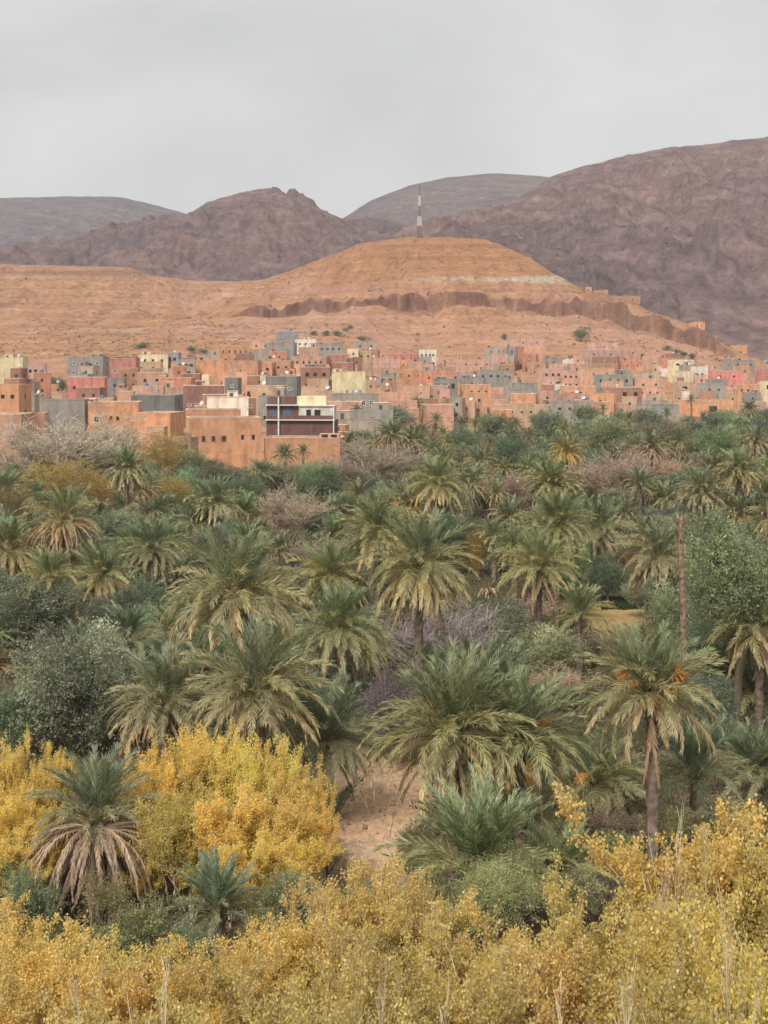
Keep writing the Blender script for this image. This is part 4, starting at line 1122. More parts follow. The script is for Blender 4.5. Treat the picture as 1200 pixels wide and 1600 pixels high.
def palm_trunk(h, r, seed):
    g = np.random.default_rng(seed); n = 9; lev = max(int(h / .16), 4)
    V, C = [], []
    lean = g.normal(size=2) * .03
    for i in range(lev + 1):
        z = h * i / lev; rr = r * (1.12 - .2 * i / lev) * (1 + (.05 if i % 2 else -.03))
        if z < .5: rr *= 1.25 - .5 * z
        for k in range(n):
            a = 2 * math.pi * (k + .5 * (i % 2)) / n; q = rr * (1 + .10 * g.normal())
            V.append((q * math.cos(a) + lean[0] * z * (h - z) / h, q * math.sin(a) + lean[1] * z * (h - z) / h, z - .1 + .03 * g.normal()))
            C.append(np.array([.20, .15, .115]) * (1.1 if i % 2 else .88) * (1 + .28 * g.normal()))
    Fc = [(i * n + k, i * n + (k + 1) % n, (i + 1) * n + (k + 1) % n, (i + 1) * n + k) for i in range(lev) for k in range(n)]
    V, C = list(V), list(C)
    # cut leaf bases standing out near the top
    for _ in range(int(26)):
        z = h - 1.4 * g.random() ** 1.3; a = g.random() * 6.283; b = len(V)
        if z < .1: continue
        ca, sa = math.cos(a), math.sin(a); L = .16 + .12 * g.random(); t = np.array([-sa, ca, 0]) * .05
        p = np.array([ca * r * .9, sa * r * .9, z]); e = np.array([ca * (r * .9 + L), sa * (r * .9 + L), z + .28])
        V += [p - t, p + t, e + t * .7, e - t * .7]; C += [np.array([.25, .17, .11]) * (1 + .2 * g.normal())] * 4
        Fc.append((b, b + 1, b + 2, b + 3))
    return np_mesh("trunk", np.array(V), Fc, M_BARK, np.clip(np.array(C), .02, 1))

def fruit_mesh(seed, col=(.78, .36, .09)):
    g = np.random.default_rng(seed); sg = []
    p = np.zeros(3); d = np.array([0, .75, .66])
    for i in range(6):
        q = p + d * .16; sg.append((*p, *q, .022, .02)); p = q; d = d + np.array([0, .02, -.17]); d /= np.linalg.norm(d)
    n0 = len(sg); 
    for i in range(120):
        q = p + np.array([g.normal() * .15, g.uniform(-.1, .30) + .08 * g.normal(), g.uniform(-.46, .10)])
        m = p + (q - p) * .5 + np.array([0, .03, .05]); sg.append((*p, *m, .005, .006)); sg.append((*m, *q, .007, .010))
    v, f = tubes(sg, 4)
    c = np.zeros((len(v), 3)) + np.array([.66, .33, .08]); c[n0 * 8:] = np.array(col)
    c[n0 * 8:] *= (1 + .25 * g.normal(size=(len(v) - n0 * 8, 1)))
    return np_mesh("fruit_stalk", v, f, M_BARK, np.clip(c, .02, 1))
FRUIT = [fruit_mesh(s) for s in (1, 2, 3)]

SCREEN = []      # (px0, px1, py0, py1, d) of plants placed by hand
_ps = 0
def palm(cx, cy, w, kind='plain', D=None, d=None, look=None, label=None, tint=(1, 1, 1), fruit=0, hmin=1.0, hmax=13.0, lean=0.0, trunk_r=.24, group="date palms of the grove", den=1.0):
    """crown heart at photo pixel (cx, cy), crown w pixels across and D metres across"""
    global _ps; _ps += 1
    g = random.Random(900 + _ps)
    D = D or {'young': 4.6}.get(kind, 6.3)
    if d is None:
        d = F * D / w
        z = pz(cy, d); zg = gz(pxy(cx, d), d) if d > 12 else 0
        if z - zg > hmax: d = F * (CAM_Z - hmax) / max(cy - HY, 1)
        elif z - zg < hmin: d = F * (CAM_Z - hmin) / max(cy - HY, 1)
    D = w * d / F
    x = pxy(cx, d); zg = gz(x, d); h = max(pz(cy, d) - zg, .25)
    root = empty("date_palm", (x, d, zg), g.uniform(0, 6.28))
    Lf = D / 2 * 1.04                                          # arching shortens the reach
    tc = lambda: (tint[0], tint[1], tint[2], 1)
    link("trunk", palm_trunk(h, trunk_r * (.8 if kind == 'young' else 1), _ps), root, color=(1, 1, 1, 1))
    if w >= (52 if den < 1 else 38):
        lod = 0 if w >= 105 else 1
        if kind == 'young': cnt = dict(up=9, young=24, high=12, mid=12, low=8)
        elif kind == 'bigskirt': cnt = dict(up=13, high=20, mid=14, low=5, skirt=48, dead=34)
        elif kind == 'skirt': cnt = dict(up=10, high=15, mid=16, low=9, droop=3, skirt=30, dead=24)
        elif kind == 'tan': cnt = dict(up=10, high=14, mid=16, low=19, droop=26, dead=14)
        elif kind == 'deadtop': cnt = dict(droop=9, dead=22)
        else: cnt = dict(up=10, high=17, mid=19, low=22, droop=16, dead=6)
        wild = g.uniform(.6, 1.6)
        for kk, c in cnt.items():
            c = max(1, int(c * den * g.uniform(.95, 1.45) * (1 if w >= 70 else .85)))
            for i in range(c):
                a = 2 * math.pi * (i + g.random() * .9) / c + len(kk)
                s = Lf * g.uniform(.74, 1.12) * {'dead': 1.25 if kind == 'bigskirt' else 1.0, 'skirt': 1.5 if kind == 'bigskirt' else 1.2, 'droop': .95, 'up': .84, 'high': .97}.get(kk, 1.0)
                dz = {'dead': -.30, 'skirt': -.3, 'droop': -.20, 'low': -.1, 'mid': 0}.get(kk, .05) * g.uniform(.5, 1.3)
                ro = trunk_r * (.25 if kk in ('up', 'high', 'young') else .7)
                o = link("dead_frond" if kk in ('dead', 'skirt') else "frond", g.choice(FM[lod, kk]), root,
                         (-math.sin(a) * ro, math.cos(a) * ro, h + dz), (R(g.uniform(-12, 12) * wild), R(g.uniform(-22, 22) * wild), a), (s, s, s), tc())
    else:
        kk = 'skirt' if kind in ('skirt', 'tan', 'deadtop') else ('young' if kind == 'young' else 'plain')
        s = Lf
        link("crown", g.choice(CR[kk]), root, (0, 0, h), (0, 0, g.uniform(0, 6)), (s, s, s), tc())
    if w >= 60 and kind not in ('young', 'bigskirt', 'deadtop') and den >= 1 and h > 1.5 and cx < 1010:        # suckers round the foot
        for i in range(g.randint(12, 24)):
            a = g.uniform(0, 6.28); s = min(Lf, h * .8) * g.uniform(.5, .85)
            link("frond", g.choice(FM[1, g.choice(['young', 'high', 'mid'])]), root, (-math.sin(a) * .4, math.cos(a) * .4, 0), (R(g.uniform(-12, 12)), R(g.uniform(-15, 15)), a), (s, s, s), tc())
    for i in range(fruit):
        a = 2 * math.pi * i / fruit + g.random() * .8; s = Lf * g.uniform(.30, .44)
        link("fruit_stalk", g.choice(FRUIT), root, (0, 0, h + .05), (R(g.uniform(-12, 32)), 0, a), (s, s, s), (1, 1, 1, 1))
    if label: tag(root, label, "palm tree", group)
    else: AUTO.append((root, look or {'skirt': "date palm with brown hanging skirt", 'tan': "date palm with tan drooping fronds", 'young': "young upright date palm", 'deadtop': "withered date palm"}.get(kind, "green date palm"), cx, cy, "palm tree", group))
    SCREEN.append((cx - w * .42, cx + w * .42, cy - w * .45, cy + w * .35, d))
    return root

OLC = [(.17, .185, .11), (.29, .305, .195), (.46, .46, .32), (.21, .225, .14)]
OLIVE = [lobed_crown("crown", 20 + i, 34, 30000, .046, .0112, OLC) for i in range(3)]
OLIVE_LO = [lobed_crown("crown", 30 + i, 30, 10000, .068, .018, OLC) for i in range(3)]
TAMC = [(.44, .29, .09), (.50, .35, .12), (.36, .26, .10), (.42, .33, .15)]
TAM = [lobed_crown("crown", 40 + i, 40, 12000, .055, .008, TAMC) for i in range(2)]
BUSH = [lobed_crown("crown", 50 + i, 30, 9000, .055, .012, OLC, z0=.42, rz=.6) for i in range(2)]
def tree_trunk(seed, col=(.17, .135, .105)):
    s, _ = grow(seed, [6, 4], up=.3, len0=1.0, r0=.06, spread=.75, shrink=.6, wob=.14)
    v, f = tubes(np.concatenate([s[:, :6], np.maximum(s[:, 6:8], .008)], 1), 6)
    return np_mesh("trunk", v, f, M_BARK, np.zeros((len(v), 3)) + np.array(col))
OTR = [tree_trunk(s) for s in (71, 72)]

def place(name, cx, cy, w, h, d, trunk, crown, look, cat, group, tint=(1, 1, 1), label=None, zc=.86, wid=1.0, rec=True, ground=True):
    """a plant whose crown centre is at photo pixel (cx, cy), w x h pixels, standing on the ground at distance d"""
    x = pxy(cx, d); zg = gz(x, d); sx = w * d / F / 2 / wid
    zc_m = pz(cy, d) - zg; hz = h * d / F / 2
    root = empty(name, (x, d, zg), rnd.uniform(0, 6.28))
    sz = hz / .80                                     # crown unit: half height about .8
    off = zc_m - zc * sz
    if off < -sz * .9: off = -sz * .6
    if trunk is not None:
        ts = max(zc_m * .95, .5); link("trunk", trunk, root, (0, 0, -.1), (0, 0, 0), (min(ts, sx * 1.3), min(ts, sx * 1.3), ts), (1, 1, 1, 1))
    link("crown", crown, root, (0, 0, off), (0, 0, 0), (sx, sx, sz), (*tint, 1))
    if label: tag(root, label, cat, group)
    else: AUTO.append((root, look, cx, cy, cat, group))
    if rec: SCREEN.append((cx - w * .42, cx + w * .42, cy - h * .42, cy + h * .42, d))
    return root

def olive(cx, cy, w, h=None, d=None, tint=(1, 1, 1), label=None, look="grey-green olive tree", rec=True):
    h = h or w * .8
    if d is None:                          # crown bottom about 0.8 m up
        d = F * (CAM_Z - .9) / max(cy + h * .5 - HY, 20)
    big = w > 60
    return place("olive_tree", cx, cy, w, h, d, rnd.choice(OTR), rnd.choice(OLIVE if big else OLIVE_LO), look, "tree", "olive trees of the grove", tint, label, rec=rec)

def bush(cx, cy, w, h, d=None, tint=(1, 1, 1), label=None, look="green bush", group="bushes", crown=None):
    if d is None: d = F * (CAM_Z - .1) / max(cy + h * .5 - HY, 20)
    return place("bush", cx, cy, w, h, d, OTR[0], crown or rnd.choice(BUSH), look, "bush", group, tint, label, zc=.45)

BARE_P = [bare(s, (.66, .56, .44), (10, 10, 9)) for s in (81, 82)]
BARE_K = [bare(s, (.44, .36, .29)) for s in (83, 84)]
BARE_V = [bare(s, (.34, .30, .29), up=.25, spread=.9) for s in (85,)]
def bare_tree(cx, cy, w, h, d=None, kind=BARE_K, label=None, look="leafless pinkish-grey tree", tint=(1, 1, 1), rec=True):
    if d is None: d = F * CAM_Z / max(cy + h * .5 - HY, 20)
    x = pxy(cx, d); zg = gz(x, d)
    root = empty("bare_tree", (x, d, zg), rnd.uniform(0, 6.28))
    t, c = rnd.choice(kind)
    zz = pz(cy - h * .5, d) - zg; s = w * d / F; sz = zz
    for nm, me in (("trunk", t), ("crown", c)): link(nm, me, root, (0, 0, -.05), (0, 0, 0), (s, s, sz), (*tint, 1))
    if label: tag(root, label, "tree", "leafless trees")
    else: AUTO.append((root, look, cx, cy, "tree", "leafless trees"))
    if rec: SCREEN.append((cx - w * .4, cx + w * .4, cy - h * .4, cy + h * .4, d))
    return root

GOLD = [(.94, .68, .14), (.96, .77, .26), (.90, .66, .13), (.94, .78, .38), (.90, .58, .11)]
MIXD = [(.84, .60, .16), (.58, .50, .17), (.90, .72, .38), (.78, .53, .11), (.44, .42, .17), (.86, .64, .24), (.50, .36, .15)]
POP_G = [poplar(s, GOLD) for s in (3, 4)]
POP_M = [poplar(s, MIXD, 19) for s in (5, 6, 7)]
def poplar_tree(cx, ytop, d, wpx, kind=POP_M, label=None, look="yellow-leaved poplar", tint=(1, 1, 1)):
    x = pxy(cx, d); zg = gz(x, d); ht = pz(ytop, d) - zg
    root = empty("poplar_tree", (x, d, zg), rnd.uniform(0, 6.28))
    t, c = rnd.choice(kind); s = wpx * d / F / 5.0; sz = ht / 9.0
    for nm, me in (("trunk", t), ("crown", c)): link(nm, me, root, (0, 0, -.05), (0, 0, 0), (s, s, sz), (*tint, 1))
    if label: tag(root, label, "tree", "yellow poplars")
    else: AUTO.append((root, look, cx, ytop + 40, "tree", "yellow poplars"))
    SCREEN.append((cx - wpx * .4, cx + wpx * .4, ytop, ytop + 150, d))
    return root
# ------------------------------------------------------------------ plants in their places
# nearest palms
palm(150, 1285, 225, 'bigskirt', D=5.4, tint=(.95, 1.0, 1.05), label="grey-green palm with a long brown skirt among yellow leaves, bottom left")
palm(342, 1425, 170, 'young', D=4.0, d=59.5, tint=(.85, .95, 1.0), label="young upright palm between yellow bushes, bottom left of centre")
palm(398, 1085, 250, 'plain', D=6.8, tint=(1.0, 1.0, .95), label="large olive-green palm behind the golden poplars, left of centre")
palm(258, 1100, 200, 'plain', D=6.0, tint=(1.05, 1.05, 1.05), label="palm with brown trunk just left of the large olive-green palm")
palm(508, 1160, 215, 'plain', D=6.2, tint=(.9, 1.0, 1.0), label="low grey-green palm hanging over the ploughed earth's left side")
palm(368, 930, 235, 'tan', D=6.8, tint=(1.02, 1.02, .95), label="wide palm with tan lower fronds, centre left of the grove")
palm(530, 985, 165, 'plain', D=5.8, tint=(.9, 1.0, .9), label="dense upright dark green palm above the rounded olive bush")
palm(518, 905, 140, 'plain', tint=(1.05, 1.05, .85), label="olive-yellow palm behind the dense upright dark palm")
palm(655, 885, 190, 'tan', tint=(.95, .98, .85), label="palm with long tan hanging fronds above the violet thicket")
palm(842, 890, 140, 'plain', tint=(1.15, 1.15, .95), label="light green palm in the middle right of the grove")
palm(1030, 868, 130, 'tan', tint=(1, 1, 1), label="palm with pale tan skirt left of the dead trunk")
palm(1018, 1085, 245, 'plain', D=6.0, fruit=8, tint=(1.05, 1.05, .95), label="palm with bright orange fruit stalks on the right")
palm(705, 1150, 290, 'plain', D=7.2, tint=(1.02, 1.02, .88), label="left palm of the big clump right of the ploughed earth", den=1.15)
palm(812, 1165, 270, 'plain', D=6.8, tint=(.95, 1.02, .92), fruit=3, label="right palm of the big clump, with yellow stalks below", den=1.1)
palm(750, 1100, 220, 'young', D=6.2, tint=(.9, 1.0, .95), label="upright rear palm of the big clump")
palm(932, 1225, 180, 'plain', D=5.4, fruit=3, tint=(.9, .95, .85), label="lower palm with a few orange stalks, left of the orange-fruited palm")
palm(752, 1372, 300, 'young', D=6, d=61.5, tint=(1.1, 1.15, 1.0), label="young upright palm rising behind the front olive bush")
palm(868, 1372, 190, 'young', D=4.2, d=63, tint=(1.1, 1.1, .85), label="low yellowish-green young palm right of the front olive bush")
palm(1185, 985, 170, 'plain', D=6.2, tint=(1.0, .98, .85), label="shaggy palm at the right edge beside the big green tree")
palm(1180, 1090, 150, 'tan', D=5.8, tint=(.95, .95, .85), label="lower shaggy palm at the right edge under the big green tree")
palm(1085, 1215, 190, 'young', D=5.2, tint=(.85, .95, .95), label="dark young palm right of the orange-fruited palm's trunk")
palm(1180, 1210, 170, 'young', D=5.2, tint=(.9, .97, .9), label="young palm at the right edge above the yellow poplars")
palm(905, 965, 110, 'young', tint=(1.1, 1.1, .9), label="small green palm left of the little yellow field")
palm(98, 815, 125, 'skirt', tint=(1.05, 1.0, .85), label="palm with thick tan-brown skirt under the golden tamarisks, left")
palm(198, 735, 84, 'tan', tint=(.9, .98, .9), label="round-headed palm in front of the bare pale tree")
palm(160, 905, 130, 'tan', tint=(1.05, 1.05, .9), label="pale palm above the big round olive tree, left")
palm(238, 862, 115, 'plain', tint=(.9, 1, .95), label="dark green palm between the tan-skirted and the wide palm")
palm(240, 808, 85, 'plain')
palm(335, 788, 95, 'plain', tint=(1, 1.05, 1))
palm(312, 825, 95, 'plain', tint=(.85, .95, .85), fruit=2)
palm(420, 808, 70, 'skirt', tint=(.95, .95, .85), label="palm with short brown skirt before a grey leafless thicket")
palm(8, 770, 78, 'tan'); palm(12, 862, 125, 'tan', tint=(1.05, 1, .85)); palm(-8, 1035, 90, 'skirt', tint=(1, .95, .85))
palm(478, 845, 36, 'plain', D=3.4)
palm(590, 835, 140, 'plain', tint=(1, 1.02, .85)); palm(640, 795, 100, 'tan', tint=(1.05, .98, .85), fruit=3)
palm(682, 760, 105, 'plain', tint=(1.1, 1.1, .9)); palm(732, 757, 75, 'tan')
palm(757, 795, 66, 'skirt', trunk_r=.42, tint=(.9, .95, .9), label="palm with a thick dark trunk in the centre of the grove")
palm(796, 812, 78, 'plain'); palm(870, 825, 130, 'plain', tint=(.95, 1, .85)); palm(862, 760, 100, 'plain', tint=(1.05, 1.08, .9))
palm(936, 830, 110, 'plain', tint=(.9, .97, .85)); palm(976, 808, 74, 'tan', hmax=15, label="tall palm with a thin visible trunk, middle right")
palm(925, 766, 56, 'plain', tint=(.9, 1, .9)); palm(885, 708, 68, 'tan', tint=(1.35, 1.15, .7), label="yellowing round palm below the village's right half")
palm(1018, 700, 64, 'skirt', label="palm with light brown skirt in the far right grove")
palm(1085, 708, 50, 'plain', tint=(.9, 1, .9)); palm(1155, 738, 90, 'tan', tint=(1, 1.02, .85)); palm(1098, 772, 95, 'plain')
palm(1152, 812, 95, 'plain', fruit=4, label="palm with small orange stalks above the big green tree"); palm(1040, 782, 70, 'plain', tint=(1, 1.05, .9))
palm(1180, 690, 60, 'plain'); palm(762, 915, 56, 'deadtop', tint=(1.35, 1.3, 1.3), label="withered whitish palm with hanging dead fronds")
palm(200, 1000, 120, 'young', tint=(.9, 1, 1.05)); palm(80, 905, 105, 'young', tint=(1.1, 1.1, .85))
palm(750, 722, 60, 'tan'); palm(690, 722, 56, 'plain'); palm(612, 682, 64, 'skirt', tint=(.9, .95, .9)); palm(640, 690, 58, 'skirt', tint=(.8, .85, .8))
palm(828, 684, 38, 'skirt'); palm(650, 634, 30, 'plain', D=5.5, hmax=12, label="tall palm standing before the garage house"); palm(682, 657, 28, 'plain', D=5, hmax=10)
palm(558, 643, 26, 'plain', D=4.2, d=415, hmax=14, label="tall thin palm in front of the grey-tan building")
palm(1080, 626, 21, 'plain', D=4.4, d=560, label="tall single palm before the orange house with garage")
palm(1170, 640, 38, 'plain', D=6.5, label="far palm against the houses near the right edge"); palm(445, 712, 42, 'plain', D=4.8, d=318, label="left of two palms before the long low orange house")
palm(474, 707, 30, 'plain', D=3.6, d=316, trunk_r=.2, label="right, thinner of two palms before the long low orange house")
palm(545, 692, 46, 'plain', tint=(.9, .95, .85)); palm(408, 742, 52, 'young'); palm(790, 652, 32, 'plain'); palm(736, 652, 32, 'plain')
palm(1045, 742, 55, 'plain'); palm(1000, 760, 60, 'young'); palm(560, 780, 70, 'plain', tint=(1.05, 1, .85)); palm(470, 800, 60, 'young')
palm(130, 960, 70, 'young'); palm(50, 830, 70, 'plain'); palm(280, 900, 80, 'young', tint=(.9, 1, 1)); palm(700, 850, 75, 'plain'); palm(620, 745, 50, 'plain')

# dead trunk without a crown
d_ = 96.0; x_ = pxy(1072, d_); zg_ = gz(x_, d_); ht_ = pz(815, d_) - zg_
sn = empty("dead_palm_trunk", (x_, d_, zg_), 0); tag(sn, "tall bare dead palm trunk without crown, right side", "dead tree")
sn_t = palm_trunk(ht_ + .1, .17, 77); o_ = link("trunk", sn_t, sn, color=(1.3, 1.2, 1.1, 1)); o_.rotation_euler = (0, R(-1.6), 0)
link("broken_top", bar_mesh("broken_top", [(0, 0, ht_ - .1, .12, 0, ht_ + .35, .12, .03), (0, .05, ht_ - .1, -.16, 0, ht_ + .25, .10, .03)], M_FRB), sn)

# olives and other leafy trees
BUSHN = lobed_crown('crown', 61, 46, 34000, .036, .0062, OLC, z0=.42, rz=.62)
olive(112, 1065, 210, 185, label="big round grey-green olive tree on the left", tint=(1.05, 1.06, 1.08))
olive(55, 968, 170, 100, tint=(1, 1, 1)); olive(185, 955, 120, 70)
olive(1150, 900, 200, 190, d=104, tint=(1.05, 1.15, .95), label="big rounded green tree at the right edge")
olive(1065, 968, 120, 110, tint=(.9, 1.0, .85)); olive(1010, 925, 70, 50)
olive(790, 985, 120, 90, tint=(1.05, 1.02, 1.05)); olive(858, 1020, 130, 90, tint=(1.1, 1.1, 1))
olive(528, 1065, 125, 110, label="rounded olive bush under the dense upright dark palm", tint=(.95, 1, .95))
bush(775, 1392, 190, 120, d=58.5, tint=(1.5, 1.5, 1.1), crown=BUSHN, label="loose pale green olive bush in front, right of centre")
bush(40, 1395, 110, 110, d=60, tint=(1.0, 1.15, .9), label="green bush left of the brown-skirted palm, bottom left")
bush(455, 1395, 130, 90, d=62, tint=(1.0, 1.1, .95), label="grey-green bush right of the young upright palm")
bush(185, 1462, 110, 60, d=58, tint=(1.2, 1.25, .9), label="green bush under the brown-skirted palm")
bush(655, 1350, 90, 80, d=66, tint=(1.2, 1.25, .9), label="pale green bush at the ploughed plot's front right corner")
for c_ in ((230, 1440, 110, 90, 58), (170, 1400, 100, 80, 63), (425, 1450, 110, 80, 57), (290, 1475, 110, 80, 56), (520, 1420, 110, 80, 58), (720, 1420, 110, 90, 58), (900, 1390, 120, 90, 60), (960, 1330, 110, 80, 66), (20, 1350, 90, 90, 66), (590, 1400, 100, 60, 62), (648, 1312, 80, 60, 74), (512, 1335, 70, 50, 72), (1050, 1290, 120, 80, 70), (870, 1300, 90, 70, 70), (1140, 1275, 110, 80, 70)):
    bush(c_[0], c_[1], c_[2], c_[3], d=c_[4], tint=(rnd.uniform(1.1, 1.4), rnd.uniform(1.1, 1.35), rnd.uniform(.75, 1)), look="grey-green front bush")
for c in ((298, 728, 66, 52), (345, 745, 85, 50), (430, 752, 90, 46), (500, 765, 95, 62), (385, 765, 70, 50), (485, 742, 60, 40), (690, 835, 75, 62),
          (950, 680, 95, 60), (1035, 682, 100, 60), (1120, 690, 80, 50), (720, 692, 66, 46), (800, 702, 66, 46), (625, 655, 56, 44), (590, 665, 50, 40),
          (860, 660, 60, 40), (920, 650, 60, 34), (1000, 655, 60, 34), (770, 665, 60, 40), (1150, 665, 60, 40), (200, 668, 60, 36), (560, 720, 55, 36),
          (470, 930, 90, 70), (600, 905, 80, 60), (740, 960, 80, 60), (330, 850, 80, 60), (20, 1120, 90, 90), (330, 1020, 90, 80), (950, 900, 70, 60), (1180, 850, 90, 70)):
    olive(*c, tint=(rnd.uniform(.8, 1.05), rnd.uniform(.9, 1.08), rnd.uniform(.8, 1)))
SAP = bare(95, (.60, .52, .42), (9, 5, 4), up=.6, spread=.5, rt=.0022, stems=3, til0=.25)
# golden tamarisks
def tam(cx, cy, w, h, d=None, label=None, tint=(1, 1, 1)):
    d = d or F * (CAM_Z - .5) / max(cy + h * .5 - HY, 20)
    return place("tamarisk", cx, cy, w, h, d, OTR[1], rnd.choice(TAM), "golden-brown tamarisk", "tree", "golden tamarisks", tint, label)
tam(88, 762, 150, 90, tint=(1.2, 1.2, 1.1)); tam(245, 718, 120, 85, tint=(1.05, 1.1, 1.15)); tam(270, 772, 95, 56, tint=(1.15, 1.2, 1.1)); tam(150, 772, 100, 70, tint=(1.25, 1.2, 1.0)); tam(30, 790, 80, 60, tint=(.85, .9, 1))
tam(985, 885, 45, 65, tint=(1.1, .75, .7), label="small rust-orange leafy bush at the tall palm's foot"); tam(745, 862, 34, 70, tint=(1.1, .95, .6), label="small yellow-brown bush beside the thick dark trunk")
tam(815, 1215, 60, 70, d=80, tint=(1.6, 1.15, .5), label="bright orange-yellow leaves under the big palm clump"); tam(310, 860, 40, 30, tint=(1.2, .6, .4))
tam(770, 1035, 40, 36, tint=(1.6, 1.1, .5))
# leafless trees and thickets
bare_tree(118, 705, 170, 110, d=290, kind=BARE_P, label="large pale leafless tree before the grey houses, left")
bare_tree(60, 715, 120, 95, d=285, kind=BARE_P, tint=(.85, .8, .75)); bare_tree(105, 715, 150, 100, d=286, kind=BARE_P); bare_tree(145, 700, 130, 95, d=294, kind=BARE_P); bare_tree(180, 690, 90, 80, d=293, kind=BARE_P, tint=(.95, .9, .85))
bare_tree(582, 735, 130, 95, label="rounded leafless tree right of the two house palms", tint=(1.2, 1.15, 1.1)); bare_tree(448, 805, 95, 100, tint=(1.1, 1.05, 1.05))
bare_tree(700, 1005, 170, 130, kind=BARE_V, tint=(1.08, 1.02, .99), label="violet-grey leafless thicket in the centre"); bare_tree(618, 1110, 130, 170, kind=BARE_V, tint=(.8, .72, .75), label="dark purplish leafless thicket above the ploughed earth")
bare_tree(640, 1010, 110, 120, kind=BARE_V, tint=(1.0, .96, .94)); bare_tree(970, 745, 110, 95, tint=(1.15, 1.05, .98), label="pinkish leafless tree in the right grove"); bare_tree(812, 772, 90, 66, tint=(1.2, 1.05, 1.0))
bare_tree(470, 880, 70, 75, tint=(.95, .95, .95)); bare_tree(900, 750, 70, 60, tint=(1.25, 1.15, 1.05)); bare_tree(1035, 735, 60, 60, tint=(1.3, 1.15, 1.1)); bare_tree(780, 1000, 90, 80, kind=BARE_V, tint=(1.1, 1.08, 1.05))
bare_tree(870, 1075, 120, 70, tint=(1.4, 1.25, 1.05), label="dry straw-coloured thicket left of the orange-fruited palm"); bare_tree(960, 1300, 130, 90, tint=(1.05, .95, .85)); bare_tree(850, 955, 80, 60, tint=(1.2, 1.05, 1.0))
bare_tree(920, 1020, 70, 50, tint=(.9, .7, .65))

# golden poplars behind the brown-skirted palm
for cx, yt, d, w in ((232, 1165, 70, 80), (275, 1140, 71, 85), (318, 1122, 72, 85), (362, 1128, 71, 85), (405, 1150, 70, 80), (442, 1150, 71, 80), (470, 1180, 70, 75), (478, 1240, 68, 70), (425, 1220, 67, 100), (360, 1215, 66, 110), (300, 1225, 66, 105), (245, 1245, 67, 95), (450, 1285, 65, 95), (390, 1290, 64, 100)):
    poplar_tree(cx, yt, d, w, POP_G, look="golden-leaved poplar", tint=(rnd.uniform(.95, 1.05), rnd.uniform(.92, 1.03), .95))
for cx, yt, d, w in ((18, 1135, 71, 65), (60, 1165, 71, 60), (85, 1165, 72, 55), (40, 1215, 69, 85), (95, 1250, 69, 75), (-10, 1235, 68, 80), (20, 1290, 66, 90)):
    poplar_tree(cx, yt, d, w, POP_G, look="golden-leaved poplar", tint=(1.0, .98, .9))
# foreground poplars
for cx, yt, d, w in ((1120, 1245, 49, 230), (1050, 1290, 50, 190), (1165, 1270, 49, 170), (1195, 1285, 47, 190), (960, 1345, 48, 170), (1100, 1370, 42, 220), (1190, 1420, 39, 220), (1000, 1420, 42, 210), (905, 1400, 46, 180),
                     (860, 1440, 43, 190), (760, 1470, 42, 200), (690, 1410, 48, 170), (635, 1345, 53, 150), (570, 1350, 53, 150), (680, 1375, 51, 130), (515, 1365, 53, 130), (590, 1450, 44, 190), (500, 1410, 49, 160), (440, 1450, 46, 180), (660, 1490, 40, 210),
                     (480, 1510, 40, 210), (350, 1470, 46, 170), (270, 1440, 50, 150), (280, 1510, 41, 200), (190, 1490, 46, 170), (120, 1520, 43, 180), (60, 1430, 50, 140), (10, 1385, 53, 140), (20, 1490, 45, 180), (95, 1435, 51, 140), (165, 1462, 49, 140), (45, 1455, 48, 150), (235, 1468, 48, 130), (130, 1490, 44, 170), (310, 1470, 47, 120), (400, 1430, 50, 130), (850, 1415, 48, 130), (790, 1440, 46, 130),
                     (90, 1560, 38, 200), (210, 1570, 37, 210), (380, 1560, 37, 220), (560, 1560, 37, 220), (760, 1555, 37, 220), (920, 1530, 37, 230), (1080, 1500, 36, 230)):
    poplar_tree(cx, yt, d, w, POP_M, tint=(rnd.uniform(.98, 1.06), rnd.uniform(.97, 1.04), rnd.uniform(.85, 1.05)))

# pale dry saplings standing out of the foreground leaves
for cx, yt, d, w in ((255, 1500, 36, 90), (120, 1530, 36, 80), (985, 1520, 35, 110), (880, 1540, 35, 90), (1130, 1400, 38, 90), (700, 1555, 35, 90), (1060, 1265, 47, 70), (600, 1500, 38, 70), (1180, 1545, 35, 80)):
    x_ = pxy(cx, d); zg_ = gz(x_, d); rt_ = empty("bare_sapling", (x_, d, zg_), rnd.uniform(0, 6)); t_, c_ = SAP
    for nm, me in (("trunk", t_), ("crown", c_)): link(nm, me, rt_, (0, 0, -.05), (0, 0, 0), (w * d / F, w * d / F, pz(yt, d) - zg_), (1.15, 1.1, 1.05, 1))
    AUTO.append((rt_, "pale leafless sapling", cx, yt + 30, "sapling", "dry saplings in the foreground"))

# shrubs on the slopes
def hill_bush(cx, cy, w, h, label=None, tint=(.6, .75, .7)):
    d = d_on_ground(cx, cy + h * .45, 320)
    bush(cx, cy, w, h, d=d, tint=tint, label=label, look="dark green bush", group="bushes on the slope")
hill_bush(908, 522, 30, 28, "large dark bush on the slope above the pink terrace")
for c in ((1043, 543, 16, 10), (1056, 549, 18, 11), (1068, 553, 20, 12), (1082, 556, 16, 13), (490, 520, 16, 9), (510, 520, 18, 11), (526, 520, 18, 11), (541, 515, 14, 8), (548, 511, 12, 7), (565, 528, 26, 8), (845, 557, 26, 12),
          (82, 598, 26, 26), (97, 602, 18, 30), (70, 595, 12, 16), (300, 546, 20, 14), (318, 549, 18, 10), (788, 526, 12, 14), (150, 622, 14, 10), (235, 600, 24, 10), (205, 598, 40, 12), (1000, 556, 18, 12), (462, 620, 12, 18), (222, 540, 30, 8), (960, 585, 24, 12)):
    hill_bush(*c)

